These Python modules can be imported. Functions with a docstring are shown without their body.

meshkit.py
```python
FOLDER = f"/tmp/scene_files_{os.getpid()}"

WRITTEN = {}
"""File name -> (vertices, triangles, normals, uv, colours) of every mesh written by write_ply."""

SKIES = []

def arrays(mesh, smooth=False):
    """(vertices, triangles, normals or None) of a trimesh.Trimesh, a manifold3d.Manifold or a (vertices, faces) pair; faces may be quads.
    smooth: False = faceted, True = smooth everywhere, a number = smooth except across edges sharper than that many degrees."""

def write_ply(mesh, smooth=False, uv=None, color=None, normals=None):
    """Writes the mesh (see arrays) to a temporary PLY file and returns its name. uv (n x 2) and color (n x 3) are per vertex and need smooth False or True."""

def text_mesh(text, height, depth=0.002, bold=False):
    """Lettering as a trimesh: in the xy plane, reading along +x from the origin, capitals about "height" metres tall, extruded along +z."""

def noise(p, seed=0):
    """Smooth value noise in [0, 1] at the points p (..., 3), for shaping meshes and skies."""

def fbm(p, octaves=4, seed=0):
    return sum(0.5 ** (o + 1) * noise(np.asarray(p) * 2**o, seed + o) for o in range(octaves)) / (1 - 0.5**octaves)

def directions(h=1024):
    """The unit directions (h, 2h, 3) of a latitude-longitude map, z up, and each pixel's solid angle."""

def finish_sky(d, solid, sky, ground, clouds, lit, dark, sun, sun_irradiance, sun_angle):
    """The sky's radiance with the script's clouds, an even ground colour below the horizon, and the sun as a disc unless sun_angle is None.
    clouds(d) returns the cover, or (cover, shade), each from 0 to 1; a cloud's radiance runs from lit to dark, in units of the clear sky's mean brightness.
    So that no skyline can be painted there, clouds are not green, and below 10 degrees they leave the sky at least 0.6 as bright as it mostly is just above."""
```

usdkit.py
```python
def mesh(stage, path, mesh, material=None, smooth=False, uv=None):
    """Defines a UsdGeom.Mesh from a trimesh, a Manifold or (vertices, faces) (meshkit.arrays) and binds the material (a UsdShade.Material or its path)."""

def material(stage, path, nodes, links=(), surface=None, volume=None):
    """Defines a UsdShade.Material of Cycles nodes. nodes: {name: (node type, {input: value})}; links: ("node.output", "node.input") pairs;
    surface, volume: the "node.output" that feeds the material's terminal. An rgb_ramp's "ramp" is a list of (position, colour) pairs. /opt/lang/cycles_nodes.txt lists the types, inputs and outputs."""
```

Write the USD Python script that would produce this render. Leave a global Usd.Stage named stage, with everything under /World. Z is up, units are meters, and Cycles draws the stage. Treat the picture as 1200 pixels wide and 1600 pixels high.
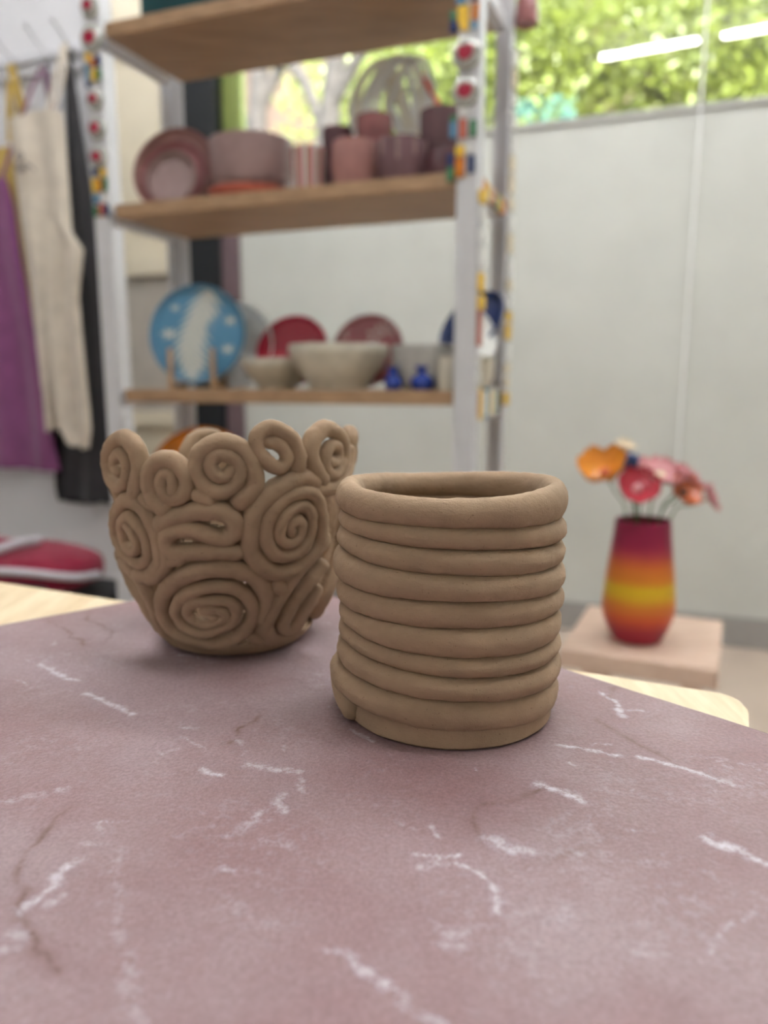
import math, random
import numpy as np, trimesh, usdkit, meshkit
from shapely.geometry import Polygon, Point
from pxr import Usd, UsdGeom, UsdLux, UsdShade, Gf, Sdf, Vt

stage = Usd.Stage.CreateInMemory()
UsdGeom.SetStageUpAxis(stage, 'Z'); UsdGeom.SetStageMetersPerUnit(stage, 1.0)
world = UsdGeom.Xform.Define(stage, '/World'); stage.SetDefaultPrim(world.GetPrim())
UsdGeom.Scope.Define(stage, '/World/Looks')
rng = np.random.default_rng(7); random.seed(7)

# ---------------------------------------------------------------- camera, sky, sun, exposure
SLAB = 0.762                       # top of the stone slab
cam = UsdGeom.Camera.Define(stage, '/World/camera')
cam.AddTranslateOp().Set(Gf.Vec3d(0, 0, SLAB + 0.127))
cam.AddRotateXOp().Set(90 - 9.7)
cam.CreateFocalLengthAttr(6.86); cam.CreateHorizontalApertureAttr(6.86); cam.CreateVerticalApertureAttr(6.86 * 4 / 3)
cam.CreateFStopAttr(1.78); cam.CreateFocusDistanceAttr(0.262)
cam.CreateClippingRangeAttr(Gf.Vec2f(0.02, 500))
cam.CreateExposureAttr(1.12)

def link(L): return L
dome = UsdLux.DomeLight.Define(stage, '/World/sky')
dome.CreateColorAttr(Gf.Vec3f(0.86, 0.94, 1.0)); dome.CreateIntensityAttr(1.5)
sun = UsdLux.DistantLight.Define(stage, '/World/sun')
sun.CreateAngleAttr(0.53); sun.CreateNormalizeAttr(True); sun.CreateIntensityAttr(7.0); sun.CreateColorAttr(Gf.Vec3f(1.0, 0.95, 0.84))
sun.AddRotateZOp().Set(25); sun.AddRotateXOp().Set(38)     # shines down and away over the roof onto the trees
TUBE_POWER = 55.0                  # radiance of the ceiling tubes
T1, T2 = np.array([-0.4342, 0.3949]), np.array([0.4757, 0.1573])   # the tube row over the table

# ---------------------------------------------------------------- helpers
USED = {}
def numbered(parent, name):
    k = (parent, name); n = USED.get(k, 0); USED[k] = n + 1
    return name if n == 0 else '%s_%03d' % (name, n)
def tag(o, label=None, cat=None, group=None, kind=None):
    p = o.GetPrim() if hasattr(o, 'GetPrim') else o
    for k, v in (('label', label), ('category', cat), ('group', group), ('kind', kind)):
        if v: p.SetCustomDataByKey(k, v)
    return p
def thing(name, label, cat, loc=(0, 0, 0), rotz=0.0, group=None):
    x = UsdGeom.Xform.Define(stage, '/World/' + numbered('/World', name))
    x.AddTranslateOp().Set(Gf.Vec3d(*map(float, loc))); x.AddRotateZOp().Set(float(rotz))
    return tag(x, label, cat, group)
def obj(name, mesh, mat, parent=None, smooth=30, prim=None, uv=None, **cd):
    par = str(parent.GetPath()) if parent is not None else '/World'
    m = usdkit.mesh(stage, par + '/' + numbered(par, name), mesh, mat, smooth=smooth)
    for k, v in (prim or {}).items():
        UsdGeom.PrimvarsAPI(m).CreatePrimvar(k, Sdf.ValueTypeNames.FloatArray, 'vertex').Set(Vt.FloatArray.FromNumpy(np.asarray(v, np.float32)))
    return tag(m, **cd)
def copy_of(root, loc, rotz, label, group=None):
    was = root.GetCustomData()
    r = thing(root.GetName().rstrip('_0123456789'), label, was['category'], loc, rotz, group or was.get('group'))
    r.GetReferences().AddInternalReference(root.GetPath()); r.SetInstanceable(True)
    return r
cat_ = trimesh.util.concatenate
def box(sx, sy, sz, x=0, y=0, z=0, bev=0.0):
    """box with its base centre at x, y, z; bev rounds the upright and level edges"""
    if bev <= 0:
        m = trimesh.creation.box((sx, sy, sz))
    else:
        import manifold3d as mf
        b = min(bev, sx / 2.01, sy / 2.01, sz / 2.01)
        pts = []
        for i in (-1, 1):
            for j in (-1, 1):
                for k in (-1, 1):
                    c = np.array([i * (sx / 2 - b), j * (sy / 2 - b), k * (sz / 2 - b)])
                    for a in np.linspace(0, math.pi / 2, 3):
                        for e in np.linspace(0, math.pi / 2, 3):
                            pts.append(c + b * np.array([i * math.cos(a) * math.cos(e), j * math.sin(a) * math.cos(e), k * math.sin(e)]))
        m = trimesh.convex.convex_hull(np.array(pts))
    m.apply_translation((x, y, z + sz / 2)); return m
def lathe(prof, n=64):
    """closed surface of revolution about z; prof: (r, z) from the axis outside up and back to the axis"""
    p = np.array(prof, float); a = np.linspace(0, 2 * math.pi, n, endpoint=False)
    v = np.stack([p[:, None, 0] * np.cos(a), p[:, None, 0] * np.sin(a), np.repeat(p[:, 1:], n, 1)], -1).reshape(-1, 3)
    i, j = np.meshgrid(np.arange(len(p) - 1), np.arange(n), indexing='ij')
    q = np.stack([i * n + j, i * n + (j + 1) % n, (i + 1) * n + (j + 1) % n, (i + 1) * n + j], -1).reshape(-1, 4)
    f = np.vstack([q[:, [0, 1, 2]], q[:, [0, 2, 3]]])
    m = trimesh.Trimesh(v, f, process=False); m.merge_vertices(); m.update_faces(m.nondegenerate_faces()); return m
def catmull(P, step):
    P = np.asarray(P, float); Q = np.vstack([2 * P[0] - P[1], P, 2 * P[-1] - P[-2]]); out = []
    for i in range(1, len(Q) - 2):
        p0, p1, p2, p3 = Q[i - 1:i + 3]; n = max(2, int(np.linalg.norm((p2 - p1)) / step))
        t = np.linspace(0, 1, n, endpoint=False)[:, None]
        out.append(.5 * (2 * p1 + (p2 - p0) * t + (2 * p0 - 5 * p1 + 4 * p2 - p3) * t ** 2 + (3 * p1 - p0 - 3 * p2 + p3) * t ** 3))
    return np.vstack(out + [P[-1:]])
def tube(P, r, sides=10, closed=False, cap=True):
    P = np.asarray(P, float); r = np.broadcast_to(r, (len(P),)).astype(float)
    if cap and not closed:      # rounded ends
        t0, t1 = P[0] - P[1], P[-1] - P[-2]; t0 /= np.linalg.norm(t0); t1 /= np.linalg.norm(t1)
        P = np.vstack([P[0] + t0 * r[0] * .95, P[0] + t0 * r[0] * .75, P[0] + t0 * r[0] * .4, P, P[-1] + t1 * r[-1] * .4, P[-1] + t1 * r[-1] * .75, P[-1] + t1 * r[-1] * .95])
        r = np.concatenate([[r[0] * .2, r[0] * .66, r[0] * .92], r, [r[-1] * .92, r[-1] * .66, r[-1] * .2]])
    T = np.gradient(P, axis=0) if not closed else np.roll(P, -1, 0) - np.roll(P, 1, 0)
    T /= np.linalg.norm(T, axis=1, keepdims=True) + 1e-12
    N = np.zeros_like(P); u = np.cross(T[0], [0, 0, 1.0]); u = u if np.linalg.norm(u) > 1e-3 else np.array([1.0, 0, 0])
    for i in range(len(P)):
        u = u - T[i] * (u @ T[i]); u /= np.linalg.norm(u) + 1e-12; N[i] = u
    B = np.cross(T, N); a = np.arange(sides) * 2 * math.pi / sides
    v = P[:, None] + r[:, None, None] * (np.cos(a)[None, :, None] * N[:, None] + np.sin(a)[None, :, None] * B[:, None])
    return skin(v, closed)
def skin(v, closed=False):
    """rings (n, k, 3) to a mesh; open ends are capped"""
    n, k = v.shape[:2]
    i, j = np.meshgrid(np.arange(n if closed else n - 1), np.arange(k), indexing='ij'); i2 = (i + 1) % n
    q = np.stack([i * k + j, i * k + (j + 1) % k, i2 * k + (j + 1) % k, i2 * k + j], -1).reshape(-1, 4)
    f = [q[:, [0, 2, 1]], q[:, [0, 3, 2]]]; V = v.reshape(-1, 3)
    if not closed:
        V = np.vstack([V, v[0].mean(0), v[-1].mean(0)]); j = np.arange(k)
        f += [np.stack([j * 0 + n * k, j, (j + 1) % k], 1), np.stack([j * 0 + n * k + 1, (n - 1) * k + (j + 1) % k, (n - 1) * k + j], 1)]
    m = trimesh.Trimesh(V, np.vstack(f), process=False)
    if m.volume < 0: m.invert()
    return m
def bar(a, b, r, sides=8): return tube([a, (np.asarray(a) + b) / 2, b], r, sides, cap=False)
def sheet(grid, thick, normal):
    """a grid of points (n, m, 3) as a closed cloth of the given thickness"""
    n, m = grid.shape[:2]; a = grid + np.asarray(normal) * thick / 2; b = grid - np.asarray(normal) * thick / 2
    V = np.vstack([a.reshape(-1, 3), b.reshape(-1, 3)]); o = n * m
    i, j = np.meshgrid(np.arange(n - 1), np.arange(m - 1), indexing='ij'); p = (i * m + j).ravel()
    f = [np.stack([p, p + 1, p + m + 1], 1), np.stack([p, p + m + 1, p + m], 1), np.stack([p + o, p + m + 1 + o, p + 1 + o], 1), np.stack([p + o, p + m + o, p + m + 1 + o], 1)]
    rim = np.concatenate([np.arange(m - 1), np.arange(n - 1) * m + m - 1, (n - 1) * m + np.arange(m - 1, 0, -1), np.arange(n - 1, 0, -1) * m])
    nx = np.roll(rim, -1); f += [np.stack([rim, rim + o, nx + o], 1), np.stack([rim, nx + o, nx], 1)]
    return trimesh.Trimesh(V, np.vstack(f), process=False)
def rot(m, deg, axis, point=(0, 0, 0)):
    m = m.copy(); m.apply_transform(trimesh.transformations.rotation_matrix(math.radians(deg), axis, point)); return m
def mv(m, x, y, z): m = m.copy(); m.apply_translation((x, y, z)); return m

# ---------------------------------------------------------------- materials
def mat(name, nodes, links, surface): return usdkit.material(stage, '/World/Looks/' + name, nodes, links, surface=surface)
def plain(name, col, rough=0.5, spec=0.5, var=0.08, scale=30.0, bump=0.0, bscale=200.0, coat=0.0, metallic=0.0, sheen=0.0, detail=4):
    """one colour with a little noise in tone and relief"""
    c = np.array(col)
    nodes = {'geo': ('geometry', {}), 'n': ('noise_texture', {'scale': scale, 'detail': float(detail)}),
             'r': ('rgb_ramp', {'ramp': [(0.3, c * (1 - var)), (0.7, np.minimum(c * (1 + var), 1))]}),
             'p': ('principled_bsdf', {'roughness': rough, 'specular_ior_level': spec, 'coat_weight': coat, 'metallic': metallic, 'sheen_weight': sheen})}
    links = [('geo.position', 'n.vector'), ('n.fac', 'r.fac'), ('r.color', 'p.base_color')]
    if bump > 0:
        nodes['bn'] = ('noise_texture', {'scale': bscale, 'detail': 5.0}); nodes['b'] = ('bump', {'strength': 1.0, 'distance': bump})
        links += [('geo.position', 'bn.vector'), ('bn.fac', 'b.height'), ('b.normal', 'p.normal')]
    return mat(name, nodes, links, 'p.BSDF')
def wood(name, c1, c2, stretch=(1, 12, 12), rough=0.5, scale=9.0, angle=0.0, bump=0.0003):
    return mat(name, {'geo': ('geometry', {}), 'm': ('mapping', {'rotation': (0, 0, math.radians(angle)), 'scale': stretch}),
        'n': ('noise_texture', {'scale': scale, 'detail': 6.0, 'distortion': 0.6}), 'n2': ('noise_texture', {'scale': scale * 9, 'detail': 3.0}),
        'a': ('math', {'math_type': 'multiply_add', 'value2': 0.35}), 'r': ('rgb_ramp', {'ramp': [(0.35, c1), (0.85, c2)]}),
        'b': ('bump', {'strength': 0.6, 'distance': bump}), 'p': ('principled_bsdf', {'roughness': rough})},
        [('geo.position', 'm.vector'), ('m.vector', 'n.vector'), ('m.vector', 'n2.vector'), ('n2.fac', 'a.value1'), ('n.fac', 'a.value3'), ('a.value', 'r.fac'), ('r.color', 'p.base_color'),
         ('n2.fac', 'b.height'), ('b.normal', 'p.normal')], 'p.BSDF')
def two_tone(name, c1, c2, attr='pattern', rough=0.35):
    """flat glaze print: the mesh's own pattern value picks between two glazes"""
    return mat(name, {'a': ('attribute', {'attribute': attr}), 'r': ('rgb_ramp', {'ramp': [(0.0, c1), (1.0, c2)]}), 'p': ('principled_bsdf', {'roughness': rough, 'specular_ior_level': .25})},
               [('a.fac', 'r.fac'), ('r.color', 'p.base_color')], 'p.BSDF')
def glow(name, col, power): return mat(name, {'e': ('emission', {'color': col, 'strength': power})}, [], 'e.emission')
M = {}
def clay(name, c):
    c = np.array(c)
    return mat(name, {'geo': ('geometry', {}), 'n': ('noise_texture', {'scale': 55.0, 'detail': 6.0, 'roughness': .6}), 'r': ('rgb_ramp', {'ramp': [(.3, c * .86), (.7, c * 1.1)]}),
        'sp': ('noise_texture', {'scale': 900.0, 'detail': 2.0}), 'sr': ('rgb_ramp', {'ramp': [(.24, (.62, .58, .55)), (.32, (1, 1, 1))]}), 'mx': ('mix_color', {'blend_type': 'multiply', 'fac': .8}),
        'mp': ('mapping', {'scale': (1, 1, 1.5)}), 'b1': ('noise_texture', {'scale': 210.0, 'detail': 6.0, 'roughness': .6}), 'b2': ('noise_texture', {'scale': 1500.0, 'detail': 3.0}),
        'bp1': ('bump', {'strength': .6, 'distance': .0008}), 'bp2': ('bump', {'strength': .35, 'distance': .0003}),
        'p': ('principled_bsdf', {'roughness': .78, 'specular_ior_level': .25})},
        [('geo.position', 'n.vector'), ('n.fac', 'r.fac'), ('geo.position', 'sp.vector'), ('sp.fac', 'sr.fac'), ('r.color', 'mx.a'), ('sr.color', 'mx.b'), ('mx.result', 'p.base_color'),
         ('geo.position', 'mp.vector'), ('mp.vector', 'b1.vector'), ('geo.position', 'b2.vector'), ('b1.fac', 'bp1.height'), ('b2.fac', 'bp2.height'), ('bp1.normal', 'bp2.normal'), ('bp2.normal', 'p.normal')], 'p.BSDF')
M['clay'] = clay('buff_clay', (.37, .258, .168))
M['clay2'] = clay('buff_clay_coil', (.37, .258, .168))
M['slab'] = mat('rose_slate', {'geo': ('geometry', {}), 'n': ('noise_texture', {'scale': 11.0, 'detail': 5.0, 'roughness': .6}), 'r': ('rgb_ramp', {'ramp': [(.34, (.225, .124, .126)), (.5, (.262, .166, .171)), (.66, (.305, .218, .23))]}),
    'f': ('noise_texture', {'scale': 760.0, 'detail': 6.0, 'roughness': .7}), 'fr': ('rgb_ramp', {'ramp': [(.32, (.74, .72, .72)), (.68, (1.27, 1.28, 1.31))]}), 'm1': ('mix_color', {'blend_type': 'multiply', 'fac': .75}),
    'va': ('attribute', {'attribute': 'vein'}), 'm2': ('mix_color', {'b': (.12, .05, .032)}), 'da': ('attribute', {'attribute': 'dust'}),
    'dn': ('noise_texture', {'scale': 260.0, 'detail': 7.0, 'roughness': .82}), 'dm': ('math', {'math_type': 'multiply_add', 'value2': 5.0, 'value3': -2.75}), 'dx': ('math', {'math_type': 'add', 'use_clamp': True}), 'dd': ('math', {'math_type': 'multiply', 'use_clamp': True}),
    'm3': ('mix_color', {'b': (.60, .56, .63)}),
    'cl': ('noise_texture', {'scale': 170.0, 'detail': 5.0, 'roughness': .6}), 'bp1': ('bump', {'strength': .8, 'distance': .0009}), 'bp2': ('bump', {'strength': .6, 'distance': .0004}),
    'p': ('principled_bsdf', {'roughness': .5, 'specular_ior_level': .42})},
    [('geo.position', 'n.vector'), ('n.fac', 'r.fac'), ('geo.position', 'f.vector'), ('f.fac', 'fr.fac'), ('r.color', 'm1.a'), ('fr.color', 'm1.b'), ('va.fac', 'm2.fac'), ('m1.result', 'm2.a'),
     ('geo.position', 'dn.vector'), ('dn.fac', 'dm.value1'), ('dm.value', 'dx.value1'), ('da.fac', 'dx.value2'), ('dx.value', 'dd.value1'), ('da.fac', 'dd.value2'), ('dd.value', 'm3.fac'), ('m2.result', 'm3.a'), ('m3.result', 'p.base_color'),
     ('geo.position', 'cl.vector'), ('cl.fac', 'bp1.height'), ('f.fac', 'bp2.height'), ('bp1.normal', 'bp2.normal'), ('bp2.normal', 'p.normal')], 'p.BSDF')
M['table'] = wood('pale_birch', (.60, .44, .25), (.78, .64, .44), (14, 1.2, 14), .55, 9, 24.7)
M['board'] = wood('shelf_pine', (.26, .15, .078), (.42, .265, .15), (1.2, 9, 12), .5, 7, 20.66)
M['stool'] = wood('stool_beech', (.62, .43, .33), (.74, .56, .45), (1.2, 8, 10), .5, 8, 24.5)
M['easel'] = wood('easel_wood', (.38, .22, .10), (.52, .33, .18), (8, 8, 1), .5, 9)
M['post'] = plain('painted_steel', (.62, .62, .65), .45, var=.03)
M['wall'] = plain('off_white_plaster', (.58, .588, .55), .75, .3, .04, 5.0, .0004, 60)
M['wall2'] = plain('cool_white_plaster', (.70, .70, .73), .8, .3, .03, 5.0)
M['ceiling'] = plain('ceiling_white', (.8, .8, .79), .9, .2, .02)
M['floor'] = plain('beige_floor', (.58, .47, .39), .35, .5, .06, 6.0)
M['base'] = plain('grey_baseboard', (.33, .315, .30), .5, .4, .05)
M['sill'] = plain('grey_sill', (.45, .45, .42), .6, .4, .05)
M['black'] = plain('black_paint', (.012, .014, .017), .4, .4, .1)
M['jamb'] = plain('plum_brown_jamb', (.15, .10, .11), .55, .4, .08)
M['olive'] = plain('olive_frame', (.20, .24, .065), .5, .4, .08)
M['cream'] = plain('cream_door_paint', (.80, .72, .57), .35, .5, .05, 4.0)
M['grey_film'] = plain('glossy_beige_panel', (.52, .48, .43), .16, .6, .15, 5.0)
M['tubeglow'] = glow('tube_glow', (.97, .98, 1.0), TUBE_POWER)
M['lamp'] = plain('lamp_white', (.85, .85, .85), .4)
M['glass'] = mat('window_glass', {'f': ('fresnel', {'IOR': 1.5}), 't': ('transparent_bsdf', {'color': (.96, .98, .97)}), 'g': ('glossy_bsdf', {'color': (1, 1, 1), 'roughness': 0.0}), 'm': ('mix_closure', {})},
                 [('f.fac', 'm.fac'), ('t.BSDF', 'm.closure1'), ('g.BSDF', 'm.closure2')], 'm.closure')
M['cabochon'] = plain('silvered_glass', (.46, .46, .43), .12, .8, .45, 160.0, metallic=.35)
M['clear'] = mat('clear_glass', {'p': ('principled_bsdf', {'base_color': (.97, .98, .97), 'roughness': .03, 'transmission_weight': 1.0, 'ior': 1.5})}, [], 'p.BSDF')
def glaze(name, c, var=.1, scale=40, rough=.2): M[name] = plain(name, c, rough, .35, var, scale)
for n_, c_ in dict(white_glaze=(.80, .80, .78), cream_glaze=(.62, .58, .49), grey_glaze=(.42, .41, .39), pink_glaze=(.36, .18, .165), dusty_pink=(.30, .20, .195), rose_glaze=(.29, .115, .115), mauve_glaze=(.16, .088, .10),
                   plum_glaze=(.11, .05, .06), red_glaze=(.48, .03, .07), heart_red=(.34, .015, .045), coral_glaze=(.48, .13, .09), blue_glaze=(.02, .05, .30), navy_glaze=(.02, .04, .13), orange_glaze=(.55, .18, .02), teal=(.012, .055, .065),
                   yellow_glaze=(.80, .52, .06), green_glaze=(.06, .20, .10), sky_glaze=(.12, .27, .42), petal_pink=(.62, .28, .30), petal_red=(.42, .04, .06), petal_orange=(.70, .28, .04), petal_cream=(.78, .66, .48), petal_rust=(.45, .12, .05), petal_blue=(.05, .10, .28),
                   wire_white=(.86, .85, .80), wire_cream=(.76, .68, .52), wire_red=(.75, .12, .10), wire_tan=(.62, .45, .30), dark_bead=(.02, .02, .02)).items():
    glaze(n_, c_)
def cloth_mat(name, c): M[name] = plain(name, c, .9, .15, .08, 25.0, .0006, 700, sheen=.2)
for n_, c_ in dict(mustard_cloth=(.52, .36, .09), purple_cloth=(.23, .075, .19), plum_strap=(.22, .10, .18), cream_cloth=(.66, .59, .50), charcoal_cloth=(.045, .043, .047), black_cloth=(.017, .016, .019), bag_red=(.25, .012, .04), bag_white=(.62, .60, .66), stitch=(.25, .21, .19)).items():
    cloth_mat(n_, c_)
def cord_mat(name, c): M[name] = mat(name, {'d': ('principled_bsdf', {'base_color': c, 'roughness': .35}), 't': ('translucent_bsdf', {'color': c}), 'm': ('mix_closure', {'fac': .12})}, [('d.BSDF', 'm.closure1'), ('t.BSDF', 'm.closure2')], 'm.closure')
for n_, c_ in dict(cord_white=(.95, .95, .94), cord_cream=(.92, .88, .76), cord_red=(.90, .16, .13), cord_tan=(.80, .62, .42)).items(): cord_mat(n_, c_)
M['stem'] = plain('green_wire', (.06, .13, .03), .5)
M['bark'] = plain('grey_bark', (.036, .031, .031), .9, .2, .3, 14.0, .01, 20)
M['leaf'] = mat('leaf', {'o': ('geometry', {}), 'r': ('rgb_ramp', {'ramp': [(0, (.13, .16, .025)), (.3, (.26, .29, .035)), (.65, (.42, .43, .07)), (.85, (.52, .50, .20)), (1, (.33, .24, .15))]}), 'd': ('principled_bsdf', {'roughness': .4}), 't': ('translucent_bsdf', {}), 'm': ('mix_closure', {'fac': .45})},
                [('o.random_per_island', 'r.fac'), ('r.color', 'd.base_color'), ('r.color', 't.color'), ('d.BSDF', 'm.closure1'), ('t.BSDF', 'm.closure2')], 'm.closure')
M['outwall'] = plain('terracotta_wall', (.060, .040, .032), .9, .1, .35, 1.2)
M['turq'] = plain('turquoise_paint', (.055, .135, .115), .6, .3, .1, 3.0)
M['ground'] = plain('garden_earth', (.40, .36, .24), .95, .2, .25, 2.0)

# ---------------------------------------------------------------- the room, in the frame of its back wall
P0 = np.array([1.2881, 2.4615]); AL = math.radians(20.3)
AX = np.array([math.cos(AL), -math.sin(AL)]); NX = np.array([-math.sin(AL), -math.cos(AL)])
WROT = -20.3
def W(s, t, z): p = P0 + s * AX + t * NX; return (p[0], p[1], z)
def wbox(s0, s1, t0, t1, z0, z1, bev=0.0):
    """box in the wall's frame: s along the wall, t out of it into the room"""
    m = box(s1 - s0, t1 - t0, z1 - z0, 0, 0, 0, bev); m = rot(m, WROT, (0, 0, 1)); c = W((s0 + s1) / 2, (t0 + t1) / 2, z0); return mv(m, *c)
def struct(name, mesh, m, parent=None, **cd):
    return obj(name, mesh, m, parent, smooth=30, **({'kind': 'structure'} if parent is None else {}), **cd)
S0, S1, TF, CEIL = -3.7, 1.7, 4.7, 2.945
SILL = 1.734
struct('floor', wbox(S0 - .1, S1 + .1, -.12, TF + .1, -.05, 0), M['floor'], label='beige floor at the right behind the stool', cat=None)
struct('ceiling', wbox(S0 - .1, S1 + .1, -.12, TF + .1, CEIL, CEIL + .1), M['ceiling'], label='white ceiling over the pottery studio')
struct('wall_back', wbox(-1.975, S1, -.12, 0, 0, SILL), M['wall'], label='off-white low wall under the window, behind the shelf')
struct('wall_right', wbox(S1, S1 + .1, -.12, TF, 0, CEIL), M['wall'], label='right side wall of the studio')
struct('wall_left', wbox(S0 - .1, S0, -.12, TF, 0, CEIL), M['wall2'], label='left side wall of the studio')
struct('wall_front', wbox(S0, S1, TF, TF + .1, 0, CEIL), M['wall'], label='studio wall behind the camera')
struct('wall_header', wbox(-1.975, S1, -.12, 0, 2.70, CEIL), M['wall'], label='strip of wall above the window')
struct('wall_beside_door', cat_([wbox(S0, -2.66, -.12, 0, 0, CEIL), wbox(-2.66, -2.235, -.12, 0, 2.3, CEIL)]), M['cream'], label='cream wall around the panelled door')
struct('baseboard_back', wbox(-1.975, S1, 0, .014, 0, .104, .003), M['base'], label='grey baseboard along the foot of the low wall')
struct('trim_1', wbox(-1.975, S1, -.125, .012, SILL - .016, SILL + .004, .003), M['sill'], label='grey capping on top of the low wall')
struct('trim_2', wbox(-2.235, -2.05, -.12, .03, 0, CEIL, .004), M['black'], label='black painted pillar behind the shelf')
struct('trim_3', wbox(-2.05, -1.975, -.12, .02, 0, SILL - .01, .004), M['jamb'], label='plum brown jamb between pillar and low wall')
win = thing('window_1', 'wide window above the low wall, trees outside', 'window', W(-.14, 0, SILL), WROT); win.SetCustomDataByKey('kind', 'structure')
def wl(s0, s1, t0, t1, z0, z1, bev=0.0):    # same, in the window's own frame
    return box(s1 - s0, t1 - t0, z1 - z0, (s0 + s1) / 2 + .14, -(t0 + t1) / 2, z0 - SILL, bev)
obj('window_frame', wl(-2.05, -1.985, -.09, -.02, SILL, 2.70, .003), M['olive'], win, label='olive green upright of the window frame')
obj('window_frame', wl(1.66, 1.7, -.09, -.02, SILL, 2.70, .003), M['olive'], win)
obj('window_frame', wl(-1.985, 1.66, -.09, -.02, 2.66, 2.70, .003), M['olive'], win)
obj('pane', wl(-1.985, 1.66, -.058, -.052, SILL + .004, 2.66), M['glass'], win)
door = thing('door_1', 'cream panelled door behind the left end of the shelf', 'door', W(-2.45, 0, 0), WROT); door.SetCustomDataByKey('kind', 'structure')
def dl(s0, s1, t0, t1, z0, z1, bev=0.002): return box(s1 - s0, t1 - t0, z1 - z0, (s0 + s1) / 2 + 2.45, -(t0 + t1) / 2, z0, bev)
for a in ((-2.66, -2.60, 0, 2.3), (-2.285, -2.235, 0, 2.3), (-2.60, -2.285, 2.2, 2.3), (-2.60, -2.285, 1.32, 1.40), (-2.60, -2.285, 0, .12), (-2.60, -2.285, .70, .76)):
    obj('door_rail', dl(a[0], a[1], -.05, .015, a[2], a[3], .004), M['cream'], door)
obj('door_panel', dl(-2.60, -2.285, -.04, -.02, 1.40, 2.2), M['cream'], door)
obj('door_panel', dl(-2.60, -2.285, -.04, -.02, .76, 1.32), M['grey_film'], door, label='glossy beige panel')
obj('door_panel', dl(-2.60, -2.285, -.04, -.02, .12, .70), M['cream'], door)
struct('wall_partition', wbox(S0, -1.80, .92, 1.0, 0, CEIL, .004), M['wall2'], label='cool white partition wall where the aprons hang')
struct('baseboard_partition', wbox(S0, -1.80, 1.0, 1.012, 0, .08, .003), M['base'], label='grey baseboard under the aprons')

# ceiling tube lamps; the row over the table is what the window glass mirrors
d12 = (T2 - T1) / np.linalg.norm(T2 - T1); LROT = math.degrees(math.atan2(d12[1], d12[0])); lamp0 = None
nrm = np.array([-d12[1], d12[0]])
LAMPS = [(k, r) for r in (0, 1) for k in (0, 1, 2, -1) if (r, k) != (0, -1)] + [(-2, 1), (-2, 2), (-2, -1)]
for k, r in LAMPS:
    a = T1 + d12 * (.29 + k * .708) + nrm * r * 1.15
    st = ((a - P0) @ AX, (a - P0) @ NX)
    if not (S0 + .4 < st[0] < S1 - .4 and .35 < st[1] < TF - .3): continue
    lab = 'white ceiling tube lamp above the pottery table'
    if lamp0 is None:
        lamp0 = thing('ceiling_lamp', lab, 'lamp', (*a, CEIL), LROT, 'rows of ceiling tube lamps')
        obj('housing', box(.60, .07, .03, 0, 0, -.03, .006), M['lamp'], lamp0)
        obj('light_tube', tube(np.stack([np.linspace(-.28, .28, 9), np.zeros(9), np.full(9, -.050)], 1), .0115, 12), M['tubeglow'], lamp0, label='lit white tube')
    else: copy_of(lamp0, (*a, CEIL), LROT, lab)

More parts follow.
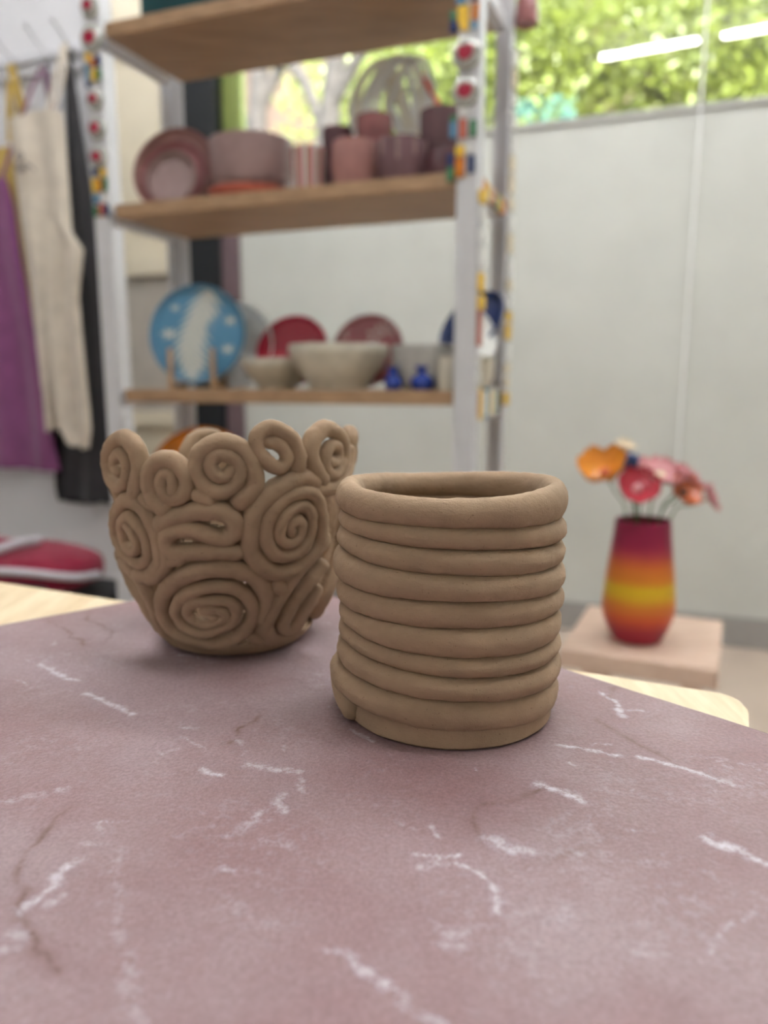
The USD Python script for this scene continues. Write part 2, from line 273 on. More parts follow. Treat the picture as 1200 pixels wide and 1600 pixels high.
# ---------------------------------------------------------------- garden beyond the window
struct('garden_ground', wbox(-9, 12, -14, -.12, -.3, -.02), M['ground'], label='garden ground outside the window')
gw = obj('garden_wall', wbox(-16, 8, -12.5, -12, -.1, 7.6), M['outwall']); tag(gw, 'terracotta building wall far behind the trees', 'wall', kind='structure')
tq = thing('turquoise_panel', 'turquoise painted board low among the leaves outside', 'panel', W(-1.20, -2.45, -.02), WROT)
for i in range(3): obj('board', box(.12, .02, 2.66, -.125 + .125 * i, 0, 0, .004), M['turq'], tq)
def leaves(n, centre, radii, seed, size=(.024, .055), hole=0.0):
    """a crown of n small pointed leaves, each a folded kite"""
    g = np.random.default_rng(seed); n = int(n * 1.6); k = max(8, n // 70)
    d = g.normal(size=(k, 3)); d /= np.linalg.norm(d, axis=1, keepdims=True); hub = np.array(centre) + d * radii * g.uniform(.15, 1, (k, 1)) ** .5
    p = hub[g.integers(0, k, n)] + g.normal(size=(n, 3)) * .17
    a = g.normal(size=(n, 3)); a[:, 2] -= .5; a /= np.linalg.norm(a, axis=1, keepdims=True)
    b = np.cross(a, g.normal(size=(n, 3))); b /= np.linalg.norm(b, axis=1, keepdims=True); c = np.cross(a, b)
    L = g.uniform(*size, (n, 1)); w = L * .42
    V = np.stack([p - a * L, p + b * w + c * w * .25, p + a * L, p - b * w + c * w * .25], 1).reshape(-1, 3); o = np.arange(n)[:, None] * 4
    return trimesh.Trimesh(V, np.vstack([o + [0, 1, 2], o + [0, 2, 3]]), process=False)
def tree(label, s, t, h, crowns, seed, r=.09, lean=0.0, branches=()):
    tr = thing('garden_tree', label, 'tree', W(s, t, -.02), WROT, 'trees outside the window')
    z = np.linspace(0, h, 14); px = lean * z + .05 * np.sin(z * 1.7 + seed)
    obj('trunk', tube(np.stack([px, .04 * np.cos(z * 1.3 + seed), z], 1), np.linspace(r * 1.25, r * .5, 14), 10), M['bark'], tr)
    for (z0, dx, dy, dz) in branches:
        x0 = lean * z0 + .05 * math.sin(z0 * 1.7 + seed)
        q = np.array([[x0, 0, z0], [x0 + dx * .4, dy * .4, z0 + dz * .55], [x0 + dx, dy, z0 + dz]])
        obj('branch', tube(catmull(q, .1), .035, 7), M['bark'], tr)
    obj('foliage', cat_([leaves(n, c, np.array(rd), seed * 10 + i) for i, (c, rd, n) in enumerate(crowns)]), M['leaf'], tr, smooth=False, kind='stuff')
tree('pale grey trunk nearest the olive window frame, under thin leaves', -2.89, -1.9, 3.9, [((.2, 1.6, 3.3), (.9, .5, .7), 1900), ((.7, 1.8, 3.0), (.7, .3, .6), 700)], 1, .075, .0, [(2.6, .5, .2, .7), (2.3, -.5, .1, .8)])
tree('leaning grey trunk behind the looped white cords', -2.52, -1.8, 3.8, [((.5, 1.5, 3.6), (.7, .5, .5), 900), ((.9, 1.5, 2.9), (.7, .4, .6), 1100)], 2, .085, .05, [(2.35, -.35, .1, .6), (2.5, .7, 0, .7)])
tree('leafy yellow green tree outside, just right of the shelf', -1.45, -2.7, 3.9, [((0, 0, 3.05), (.75, .5, .55), 3600), ((-.4, .4, 2.6), (.7, .4, .4), 1600)], 3, .05, -.02, [(2.2, .7, -.1, .8), (2.3, -.6, .1, .7)])
tree('bright green tree outside at the right end of the window', -.25, -2.8, 3.9, [((0, 0, 3.0), (.75, .5, .6), 3600), ((.1, .4, 2.55), (.6, .4, .35), 1300)], 4, .05, .02, [(2.2, .6, .1, .8), (2.1, -.7, 0, .9)])
tree('darker green tree further back outside the window', -1.6, -5.5, 5.6, [((0, 0, 4.4), (2.0, .8, 1.1), 4500)], 5, .10, 0, [(3.2, .9, 0, 1.0)])
tree('far tree in front of the terracotta building wall', -4.0, -8.0, 6.0, [((0, 0, 5.0), (2.2, .9, 1.2), 2600)], 6, .11, 0, [(3.4, -.9, 0, 1.1)])

# ---------------------------------------------------------------- table, slab, stool
TT = 0.75; TROT = -24.7
tx = np.array([math.cos(math.radians(TROT)), math.sin(math.radians(TROT))]); tn = np.array([-tx[1], tx[0]])
tc = np.array([.1635, .3255])            # the far right corner
tab = thing('work_table', 'pale birch work table under the rose slate slab', 'table', (*tc, 0), TROT)
def rounded_slab(pts, r, h):
    p = Polygon(pts).buffer(-r).buffer(r, quad_segs=6); e = .0025
    lo, hi = p, p.buffer(-e)
    m = trimesh.creation.extrude_polygon(lo, h - e, engine='earcut'); m2 = trimesh.creation.extrude_polygon(hi, h, engine='earcut')
    return cat_([m, m2])
obj('table_top', mv(rounded_slab([(-1.45, -.85), (0, -.85), (0, 0), (-1.45, 0)], .014, .032), 0, 0, TT - .032), M['table'], tab)
for x in (-1.40, -.06):
    for y in (-.79, -.06): obj('table_leg', box(.05, .05, TT - .032, x, y, 0, .003), M['table'], tab)
for y in (-.79, -.06): obj('table_rail', box(1.29, .02, .07, -.73, y, TT - .102, .002), M['table'], tab)

A0 = np.array([-.0763, .4975]); dL = np.array([-math.cos(math.radians(39.76)), -math.sin(math.radians(39.76))]); dR = np.array([math.cos(math.radians(-46.74)), math.sin(math.radians(-46.74))])
VEINS = [
    ([(-95.2, 214.8), (-96.0, 203.9), (-95.9, 194.6), (-96.3, 183.3), (-88.2, 168.4), (-82.4, 157.5), (-70.7, 148.8)], 1.2, 0.8),
    ([(-48.0, 278.1), (-48.8, 272.5), (-52.9, 267.1), (-52.2, 256.8), (-61.0, 253.4), (-66.6, 248.7)], 1.0, 0.9),
    ([(-183.0, 398.7), (-163.5, 380.4), (-158.0, 369.3), (-148.4, 362.6), (-143.6, 354.3)], 1.1, 0.8),
    ([(-164.6, 413.8), (-159.5, 398.7), (-140.4, 380.4), (-136.6, 372.3), (-138.2, 360.7)], 1.1, 0.7),
    ([(50.7, 225.3), (39.2, 217.0), (28.0, 213.4), (25.2, 205.6), (27.9, 197.6), (28.3, 187.4), (31.0, 182.5), (35.4, 183.3), (40.5, 188.0), (47.0, 190.2), (54.3, 191.7)], 1.1, 0.75),
    ([(98.4, 306.4), (93.3, 298.3), (89.8, 288.8), (81.4, 274.2), (88.9, 255.8), (98.8, 239.7)], 1.0, 0.6),
    ([(59.4, 140.8), (60.2, 137.5), (59.2, 134.3)], 3, 0.4),
    ([(131.2, 268.7), (139.4, 266.0), (138.1, 260.8)], 0.8, 0.7)]
DUST = [
    ([(-181.8, 347.3), (-157.0, 332.3), (-141.4, 319.2)], 1.0, 0.55),
    ([(-156.4, 332.3), (-141.7, 319.9), (-132.1, 313.4)], 1.9, 1.0),
    ([(-122.7, 299.6), (-112.1, 291.9), (-97.5, 278.7)], 2.0, 1.0),
    ([(-124.7, 315.5), (-117.1, 309.8), (-110.2, 307.0)], 0.8, 0.5),
    ([(-73.6, 265.5), (-68.8, 267.1)], 1.0, 0.8),
    ([(-60.4, 237.1), (-52.9, 232.9)], 1.3, 1),
    ([(-46.2, 239.7), (-38.3, 237.5), (-27.5, 235.8)], 2.2, 0.8),
    ([(-44.5, 199.2), (-38.3, 205.6), (-34.9, 214.1), (-31.0, 221.4)], 1.8, 0.7),
    ([(-36.1, 198.2), (-28.5, 195.2)], 1.6, 0.7),
    ([(-88.2, 168.4), (-85.1, 175.6), (-83.6, 186.0), (-82.1, 188.8)], 2.2, 0.9),
    ([(-82.8, 168.4), (-80.0, 173.1)], 1.6, 0.6),
    ([(-86.8, 154.5), (-84.9, 159.6)], 3.5, 0.6),
    ([(-10.4, 154.5), (-1.4, 145.1), (5.2, 137.5), (12.7, 132.8)], 1.7, 0.8),
    ([(62.4, 254.4), (70.6, 251.0), (80.6, 245.0)], 1.6, 0.9),
    ([(86.7, 245.4), (96.3, 238.8), (103.0, 234.1), (110.4, 227.2)], 1.7, 0.9),
    ([(49.0, 226.8), (56.4, 223.3), (61.2, 217.0)], 2.4, 1),
    ([(60.5, 223.7), (70.3, 222.9), (83.4, 226.0)], 1.2, 0.4),
    ([(30.5, 197.0), (35.1, 191.7), (40.4, 192.2)], 3.2, 0.9),
    ([(40.3, 191.7), (54.0, 190.2)], 2.2, 0.5),
    ([(18.8, 186.0), (24.4, 182.8), (27.7, 176.8), (27.9, 167.2)], 1.2, 0.9),
    ([(12.2, 163.9), (15.7, 160.7), (16.8, 156.5), (20.7, 160.7)], 1.8, 0.7),
    ([(13.1, 155.9), (18.2, 155.5)], 1.4, 0.7),
    ([(90.6, 198.9), (97.1, 193.1), (101.4, 186.8)], 1.8, 0.9),
    ([(93.2, 200.7), (94.6, 191.7)], 1.8, 0.5),
    ([(40.4, 163.9), (44.2, 167.2)], 4, 0.5),
    ([(89.0, 301.6), (93.1, 288.8), (91.3, 277.0)], 1.8, 0.9),
    ([(91.6, 284.0), (102.2, 281.6)], 1.2, 0.6),
    ([(72.0, 153.5), (77.0, 158.6), (83.8, 163.9), (93.1, 167.2)], 0.7, 0.7),
    ([(-43.4, 185.5), (-39.7, 183.8)], 1.6, 0.8),
    ([(-39.2, 173.1), (-34.9, 167.2)], 3, 0.45),
    ([(7.3, 200.7), (4.6, 203.9)], 0.8, 0.5),
    ([(13.9, 203.9), (15.4, 199.2)], 1.3, 0.8),
    ([(105.3, 245.4), (127.8, 237.5)], 3, 0.35),
    ([(-117.1, 215.9), (-109.0, 219.6), (-100.6, 223.3)], 2.5, 0.6),
    ([(79.3, 219.6), (90.5, 217.7)], 2, 0.4),
    ([(-23.4, 263.4), (-18.6, 260.8)], 1, 0.5),
    ([(-82.7, 207.2), (-76.7, 200.7)], 1, 0.4),
    ([(-78.7, 217.7), (-74.6, 271.4)], 4, 0.3),
    ([(-27.0, 231.2), (-24.2, 223.3)], 1.5, 0.7),
    ([(-33.4, 217.7), (-30.5, 210.6)], 2.2, 0.8),
    ([(30.9, 166.1), (34.4, 168.4)], 1.8, 0.6),
    ([(-50.0, 203.9), (-63.1, 197.6)], 2, 0.4),
    ([(-85.9, 196.1), (-77.5, 195.2)], 1.4, 0.6),
    ([(-72.7, 191.7), (-68.0, 173.1), (-59.7, 155.5), (-50.0, 134.3)], 3, 0.45),
    ([(-7.1, 151.6), (-14.6, 155.5)], 1.2, 0.6),
    ([(112.6, 241.9), (115.0, 237.5)], 2, 0.5),
    ([(54.7, 153.5), (62.6, 155.5)], 2, 0.5)]

def seg_dist(P, poly):
    best = np.full(len(P), 1e9)
    for a, b in zip(poly[:-1], poly[1:]):
        ab = b - a; t = np.clip(((P - a) @ ab) / (ab @ ab + 1e-9), 0, 1)
        best = np.minimum(best, np.linalg.norm(P - a - t[:, None] * ab, axis=1))
    return best
def slab():
    side, n = .62, 520
    g = np.linspace(0, 1, n) ** 1.15 * side; I, J = np.meshgrid(g, g, indexing='ij')
    P = A0 + I[..., None] * dL + J[..., None] * dR
    edge = np.minimum(np.minimum(I, J), np.minimum(side - I, side - J))
    p3 = np.concatenate([P, np.zeros_like(P[..., :1])], -1)
    z = SLAB + (meshkit.fbm(p3 * 38, 3, 3) - .5) * .0007 - np.clip(.0035 - edge, 0, .0035) ** 2 / .0035 * .8
    jig = (meshkit.fbm(p3 * 60, 3, 9) - .5) * .004 * (edge < .002)
    P = P + (jig[..., None] * (dR - dL))
    Q = P.reshape(-1, 2) * 1e3
    wob = np.stack([meshkit.fbm(np.c_[Q * .12, Q[:, 0] * 0 + k], 3, 20 + k) - .5 for k in (0, 1)], 1)
    vein, dust = np.zeros(len(Q)), np.zeros(len(Q))
    for pts, w, s in VEINS:
        d = seg_dist(Q + wob * 5, np.array(pts)); brk = np.clip(meshkit.fbm(np.c_[Q * .1, Q[:, 0] * 0 + w], 2, 5) * 2.4 - .45, 0.15, 1)
        vein = np.maximum(vein, s * brk * (.75 * np.exp(-(d / (w * .55)) ** 2) + .3 * np.exp(-(d / (w * 2.2)) ** 2)))
    g_ = np.random.default_rng(12); extra = []
    for _ in range(70):
        c = np.array([g_.uniform(-190, 190), g_.uniform(140, 420)]); a_ = math.radians(g_.choice([-28, 35, -70, 10]) + g_.normal() * 14); L_ = g_.uniform(1.0, 7.0) * np.array([math.cos(a_), math.sin(a_)])
        extra.append(([tuple(c - L_), tuple(c + L_ * .1 + g_.normal(size=2) * .5), tuple(c + L_)], g_.uniform(.5, 1.3), g_.uniform(.5, .95)))
    for k, (pts, w, s) in enumerate(DUST + extra):
        d = seg_dist(Q + wob * 4, np.array(pts)); dust = np.maximum(dust, s * np.exp(-(d / (w * 1.1)) ** 2))
    dust = np.maximum(dust, .34 * np.clip(meshkit.fbm(np.c_[Q * .035, Q[:, 0] * 0], 4, 31) * 3.2 - 1.45, 0, 1))
    top = np.concatenate([P, z[..., None]], -1)
    k = n * n; idx = np.arange(k).reshape(n, n)
    q = np.stack([idx[:-1, :-1], idx[1:, :-1], idx[1:, 1:], idx[:-1, 1:]], -1).reshape(-1, 4)
    f = [q[:, [0, 1, 2]], q[:, [0, 2, 3]]]
    rim = np.concatenate([idx[:-1, 0], idx[-1, :-1], idx[:0:-1, -1], idx[0, :0:-1]])
    low = top.reshape(-1, 3)[rim].copy(); low[:, 2] = TT + .0002
    V = np.vstack([top.reshape(-1, 3), low]); m = np.arange(len(rim)); nx = (m + 1) % len(rim)
    f += [np.stack([rim, k + m, k + nx], 1), np.stack([rim, k + nx, rim[nx]], 1)]
    cx = len(V); V = np.vstack([V, low.mean(0)]); f.append(np.stack([k + nx, k + m, 0 * m + cx], 1))
    mesh = trimesh.Trimesh(V - [A0[0], A0[1], TT], np.vstack(f), process=False)
    if mesh.face_normals[0][2] < 0: mesh.invert()
    pad = np.zeros(len(V) - k)
    return mesh, {'vein': np.r_[vein, pad], 'dust': np.r_[dust, pad]}
sm, sp = slab()
so = thing('stone_slab', 'rose slate slab with white clay smears and brown veins on the table', 'slab', (A0[0], A0[1], TT))
obj('slab_body', sm, M['slab'], so, smooth=True, prim=sp)

stl = thing('wooden_stool', 'square pale wooden stool carrying the striped vase', 'stool', (.4839, 1.3628, 0), -24.6)
SH_ = .428
obj('seat', box(.258, .29, .034, 0, 0, SH_ - .034, .004), M['stool'], stl)
for x in (-.085, .085):
    for y in (-.07, .10): obj('leg', box(.03, .03, SH_ - .034, x, y, 0, .003), M['stool'], stl)
for y in (-.07, .10): obj('stretcher', box(.18, .018, .03, 0, y, .14, .002), M['stool'], stl)
for x in (-.085, .085): obj('stretcher', box(.018, .15, .03, x, .015, .18, .002), M['stool'], stl)

# ---------------------------------------------------------------- the coil cup
CUPC = np.array([.0253, .289])
cup = thing('coil_cup', 'straight unfired clay cup of stacked coils standing in front on the slab', 'cup', (*CUPC, SLAB))
GL = [90.6, 79.4, 72.8, 64.9, 52.8, 44.0, 36.6, 30.5, 20.4, 11.0]; GF = [89.0, 79.3, 71.7, 62.9, 54.1, 44.5, 34.4, 27.1, 18.6, 7.4]
GR = [91.2, 77.2, 68.6, 60.5, 50.5, 42.7, 32.8, 25.3, 15.2, 4.5]; GB = [88.6] + [(a + b) / 2 + .5 for a, b in zip(GL[1:], GR[1:])]
RL = [43.8, 42.8, 43.3, 44.9, 43.6, 43.0, 43.1, 43.8, 46.6]; RR = [43.7, 43.3, 43.5, 44.1, 43.8, 43.1, 43.2, 43.3, 43.3]; RF = [44.0, 43.2, 43.7, 44.2, 43.5, 43.8, 43.2, 43.9, 43.0]
def around(L, F, R, B, a):     # values at -90 (left), 0 (front), 90, 180 degrees, smooth between
    t = (a + math.pi / 2) / (math.pi / 2); K = np.array([L, F, R, B]); i = np.floor(t).astype(int) % 4; u = t - np.floor(t)
    c = lambda j: K[(i + j) % 4]
    return .5 * (2 * c(0) + (c(1) - c(-1)) * u + (2 * c(-1) - 5 * c(0) + 4 * c(1) - c(2)) * u ** 2 + (3 * c(0) - c(-1) - 3 * c(1) + c(2)) * u ** 3)
def ring(i):
    n, k = 200, 28
    a = np.linspace(-math.pi, math.pi, n, endpoint=False)
    zt, zb = around(GL[i], GF[i], GR[i], GB[i], a), around(GL[i + 1], GF[i + 1], GR[i + 1], GB[i + 1], a)
    wv = (meshkit.fbm(np.stack([np.cos(a) * 2.2, np.sin(a) * 2.2, 0 * a + i * 3.1], 1), 3, 40 + i) - .5)
    ro = around(RL[i], RF[i], RR[i], (RL[i] + RR[i]) / 2 - .3, a) + wv * 1.3
    wt = (4.5 if i else 4.6) + (meshkit.fbm(np.stack([np.cos(a) * 3, np.sin(a) * 3, 0 * a + i], 1), 2, 70 + i) - .5) * 1.3
    hz = (zt - zb) / 2 + (.28 if i else .2); zc = (zt + zb) / 2 - (0 if i else .35)
    b = np.linspace(0, 2 * math.pi, k, endpoint=False); e = 1.0
    cb, sb = np.sign(np.cos(b)) * np.abs(np.cos(b)) ** e, np.sign(np.sin(b)) * np.abs(np.sin(b)) ** e
    r = ro[:, None] - wt[:, None] + wt[:, None] * cb; z = zc[:, None] + hz[:, None] * sb
    v = np.stack([np.sin(a)[:, None] * r, -np.cos(a)[:, None] * r, z], -1)
    nn = meshkit.fbm(v * .16, 4, 11) - .5; dirv = np.stack([np.sin(a)[:, None] * cb, -np.cos(a)[:, None] * cb, np.broadcast_to(sb, r.shape)], -1)
    v = v + dirv * (nn + .5 * (meshkit.fbm(v * .5, 3, 77) - .5))[..., None] * .95
    return skin(v / 1e3, closed=True)
for i in range(9): obj('coil', ring(i), M['clay'], cup, smooth=True, **({'label': 'thick round rim coil'} if i == 0 else {}))
def disc(R, prof, seed, wob, n=160):
    m = lathe(prof, n); v = m.vertices * 1e3; a = np.arctan2(v[:, 0], -v[:, 1]); r = np.hypot(v[:, 0], v[:, 1])
    dr = (meshkit.fbm(np.stack([np.cos(a) * 2, np.sin(a) * 2, v[:, 2] * .15], 1), 3, seed) - .5) * wob * (r > 2)
    m.vertices[:, 0] += np.sin(a) * dr / 1e3; m.vertices[:, 1] -= np.cos(a) * dr / 1e3; return m
obj('base', disc(40, [(0, .0003), (.0395, .0003), (.0405, .0012), (.0404, .005), (.0398, .010), (.036, .0115), (0, .0115)], 3, 1.6), M['clay'], cup, label='flat clay base disc')
tp = catmull(np.array([(-41.0, 2, 16), (-40.8, -4, 12), (-39.6, -10, 8.2), (-37.2, -15.5, 5.2)]) / 1e3, .0012)
tl = tube(tp, np.linspace(.0056, .0045, len(tp)), 16)
obj('coil_end', tl, M['clay'], cup, smooth=True, label='loose drooping end of the lowest coil')

# ---------------------------------------------------------------- the spiral bowl
SPIRALS = [
    ([(-34.3, 79.5), (-31.4, 86.6), (-30.4, 93.2), (-32.7, 99.5), (-39.9, 102.8), (-49.5, 99.0), (-57.1, 92.1), (-55.3, 84.9), (-47.8, 81.5), (-41.0, 82.8), (-37.3, 87.4), (-36.9, 92.7), (-40.0, 96.1), (-44.9, 94.2), (-46.1, 90.0), (-42.8, 87.5)], 4.3, 2.3),
    ([(-19.1, 73.9), (-23.8, 78.1), (-25.2, 84.5), (-22.5, 91.6), (-16.3, 95.0), (-10.5, 93.0), (-7.3, 87.2), (-8.4, 81.3), (-13.0, 77.9), (-17.5, 79.9), (-19.0, 84.3), (-17.3, 88.4), (-14.5, 88.5), (-13.2, 86.1), (-13.3, 82.1)], 4.3, 2.6),
    ([(14.4, 77.2), (19.7, 82.6), (19.6, 91.7), (15.0, 99.3), (8.0, 102.2), (0.7, 99.5), (-3.1, 92.6), (-0.9, 85.1), (5.4, 81.5), (11.9, 84.1), (14.3, 90.9), (11.3, 95.9), (6.4, 97.0), (2.7, 93.6), (4.3, 88.6), (8.3, 87.5), (11.2, 90.4)], 4.3, 2.7),
    ([(39.7, 90.8), (39.4, 96.6), (36.8, 102.2), (32.2, 105.9), (27.4, 107.5), (23.2, 105.9), (21.3, 101.9), (22.8, 96.5), (27.2, 91.8), (31.5, 90.8), (34.1, 93.9), (32.6, 98.5), (29.2, 101.1), (26.3, 101.5)], 3.9, 3.0),
    ([(53.5, 83.5), (48.8, 89.2), (46.7, 96.1), (49.3, 102.6), (55.8, 106.0), (64.1, 103.7), (71.0, 97.8), (72.3, 91.2), (65.9, 85.9), (58.7, 85.1), (54.5, 89.8), (55.0, 95.5), (58.9, 98.5), (64.1, 96.8), (64.9, 92.5), (61.1, 90.4), (57.2, 91.1)], 4.2, 2.4),
    ([(51.5, 79.0), (61.2, 79.2), (71.8, 81.9), (79.1, 87.1), (81.6, 94.1)], 3.8, 3.5),
    ([(49.0, 83.3), (40.7, 85.4), (29.9, 81.4), (20.9, 73.3), (17.9, 63.0), (18.9, 53.3), (25.2, 46.1), (34.6, 43.1), (45.7, 46.5), (53.6, 54.1), (53.4, 66.5), (48.4, 77.0), (40.8, 79.4), (31.9, 76.1), (25.8, 68.8), (24.9, 59.2), (30.5, 51.9), (39.9, 51.7), (46.5, 57.0), (47.4, 66.3), (43.9, 72.1), (37.4, 72.7), (31.9, 68.2), (30.9, 60.8), (34.7, 57.1), (40.4, 59.0), (41.7, 64.9), (38.6, 67.3), (35.6, 64.6), (36.7, 61.2)], 4.9, 2.5),
    ([(-44.1, 40.7), (-31.8, 42.9), (-24.2, 49.5), (-23.0, 58.3), (-25.7, 66.7), (-31.5, 73.5), (-40.7, 75.5), (-51.0, 69.1), (-58.9, 57.7), (-51.8, 49.9), (-40.3, 46.8), (-32.0, 50.2), (-30.2, 58.7), (-34.2, 65.8), (-41.1, 68.2), (-47.7, 62.9), (-48.9, 54.9), (-41.6, 52.2), (-36.9, 55.7), (-39.0, 60.9), (-41.6, 63.8)], 4.4, 2.4),
    ([(-21.2, 66.8), (-12.4, 70.7), (-2.4, 73.1), (6.0, 72.9), (11.4, 69.2), (11.4, 63.4), (6.9, 60.9), (0.8, 62.6), (-7.8, 65.0), (-16.3, 63.7), (-20.3, 59.1), (-17.2, 54.5), (-6.9, 54.8), (3.2, 55.3), (12.0, 54.6)], 4.4, 3.8),
    ([(24.7, 22.9), (26.5, 31.9), (21.7, 41.3), (12.8, 46.6), (1.7, 47.5), (-11.3, 44.7), (-24.6, 36.9), (-34.8, 24.5), (-33.2, 14.4), (-20.1, 9.9), (-1.4, 8.8), (13.4, 14.1), (19.8, 24.1), (16.9, 33.5), (7.3, 38.8), (-3.5, 38.5), (-14.8, 34.3), (-22.8, 26.2), (-21.6, 18.7), (-9.6, 15.1), (4.5, 18.6), (11.1, 25.4), (7.9, 31.7), (-2.1, 32.4), (-12.1, 30.2), (-16.0, 24.4), (-9.6, 20.0), (1.2, 21.9), (5.4, 25.6), (0.8, 28.5), (-6.6, 26.8), (-0.4, 24.1)], 4.6, 2.2),
    ([(58.0, 55.2), (50.2, 48.8), (41.7, 41.9), (34.6, 31.5), (28.9, 22.7), (27.7, 15.9), (34.5, 9.7), (45.7, 7.5), (53.1, 11.0), (55.5, 18.8), (59.9, 25.2)], 4.3, 4.0),
    ([(59.9, 41.8), (52.2, 35.8), (45.2, 27.7), (40.3, 18.3), (40.7, 14.0), (46.4, 11.8), (50.5, 15.5), (55.2, 23.2), (60.4, 29.9)], 3.4, 3.0),
    ([(-59.8, 43.5), (-49.5, 41.6), (-43.1, 35.9), (-42.5, 25.3), (-44.2, 13.6), (-41.9, 5.6)], 3.6, 3.4),
    ([(-68.1, 46.4), (-66.3, 36.8), (-57.5, 28.1), (-52.0, 19.6), (-49.0, 12.6)], 3.4, 3.0),
    ([(-21.9, 59.7), (-20.7, 53.4), (-21.6, 48.5), (-28.4, 42.8), (-34.9, 40.1)], 3.6, 3.0),
    ([(31.9, 37.4), (33.6, 36.0), (34.6, 35.0)], 3.8, 3.8),
    ([(20.4, 12.1), (23.6, 10.0), (25.3, 8.7)], 3.2, 3.2),
    ([(-28.3, 77.4), (-24.2, 75.1), (-19.6, 74.2)], 2.8, 2.6),
    ([(-3.0, 80.0), (1.6, 77.5)], 3.0, 3.0),
    ([(-18.5, 50.0), (-12.6, 51.5)], 2.4, 2.2)]

BOWLC = np.array([-.0745, .375])
bowl = thing('spiral_bowl', 'unfired clay bowl of coiled spirals with scalloped rim, left on the slab', 'bowl', (*BOWLC, SLAB))
BZ = np.array([-20, 0, 4, 8, 15, 23, 33, 46, 67, 98, 140.]); BR = np.array([30, 33.5, 37, 41, 45.5, 49.3, 53, 57, 60.5, 62, 62.])
def bowl_r(z): return (np.interp(z, BZ, BR) + np.interp(z - 4, BZ, BR) + np.interp(z + 4, BZ, BR)) / 3
ALLP = []
def bowl_coil(pts, r0, r1, dth=0.0, zs=1.0, seed=0, lab=None):
    p = np.array(pts, float); p[:, 0] += dth; p[:, 1] *= zs
    uv = np.stack([np.radians(p[:, 0]) * 58, p[:, 1]], 1)         # roughly mm along the wall
    uv = catmull(uv, .9); th, z = uv[:, 0] / 58, uv[:, 1]
    r0, r1 = (r0 * 1.11, r1 * 1.11) if seed in (0, 1, 2, 4) else (r0 * 1.03, r1 * 1.03)
    t = np.linspace(0, 1, len(uv)); r = r0 + (r1 - r0) * t
    g = np.stack([t * len(uv) * .05, 0 * t + seed * 3.3, 0 * t], 1); r = r * (1 + (meshkit.fbm(g, 3, seed) - .5) * .16)
    z = np.maximum(z, r * .8)
    rad = bowl_r(z) - r * .95 + (meshkit.fbm(g * .7 + 9, 2, seed + 50) - .5) * 1.0
    P = np.stack([np.sin(th) * rad, -np.cos(th) * rad, z], 1); ALLP.append(np.c_[P, r])
    m = tube(P / 1e3, r / 1e3, 18); v = m.vertices * 1e3
    nn = (meshkit.fbm(v * .2, 4, 12) - .5)[:, None] * 1.5
    m.vertices = m.vertices + m.vertex_normals * nn / 1e3
    return obj('coil', m, M['clay2'], bowl, smooth=True, **({'label': lab} if lab else {}))
LAB = {2: 'rim spiral, the largest of the front rim', 3: 'open rim curl with a hole in it', 6: 'large round spiral at the right', 8: 'zigzag coil in the middle', 9: 'large flat spiral at the bottom', 10: 'long hairpin coil at the lower right', 15: 'small ball of clay'}
for i, (pts, r0, r1) in enumerate(SPIRALS): bowl_coil(pts, r0, r1, seed=i, lab=LAB.get(i))
for n_, (i, dth, zs) in enumerate([(2, -163, .955), (3, 74, .945), (6, 90, .84), (6, 152, .80), (6, -143, .84), (9, 118, 1.0), (9, -128, 1.0), (9, 178, 1.0), (0, -62, .82), (8, 115, .98), (8, -105, .9)]):
    bowl_coil(*SPIRALS[i], dth=dth, zs=zs, seed=40 + n_)
obj('base', disc(34, [(0, .0003), (.0325, .0003), (.0345, .0015), (.0375, .005), (.0385, .0075), (.034, .0095), (0, .0095)], 8, 1.6), M['clay2'], bowl, label='flat clay base disc')
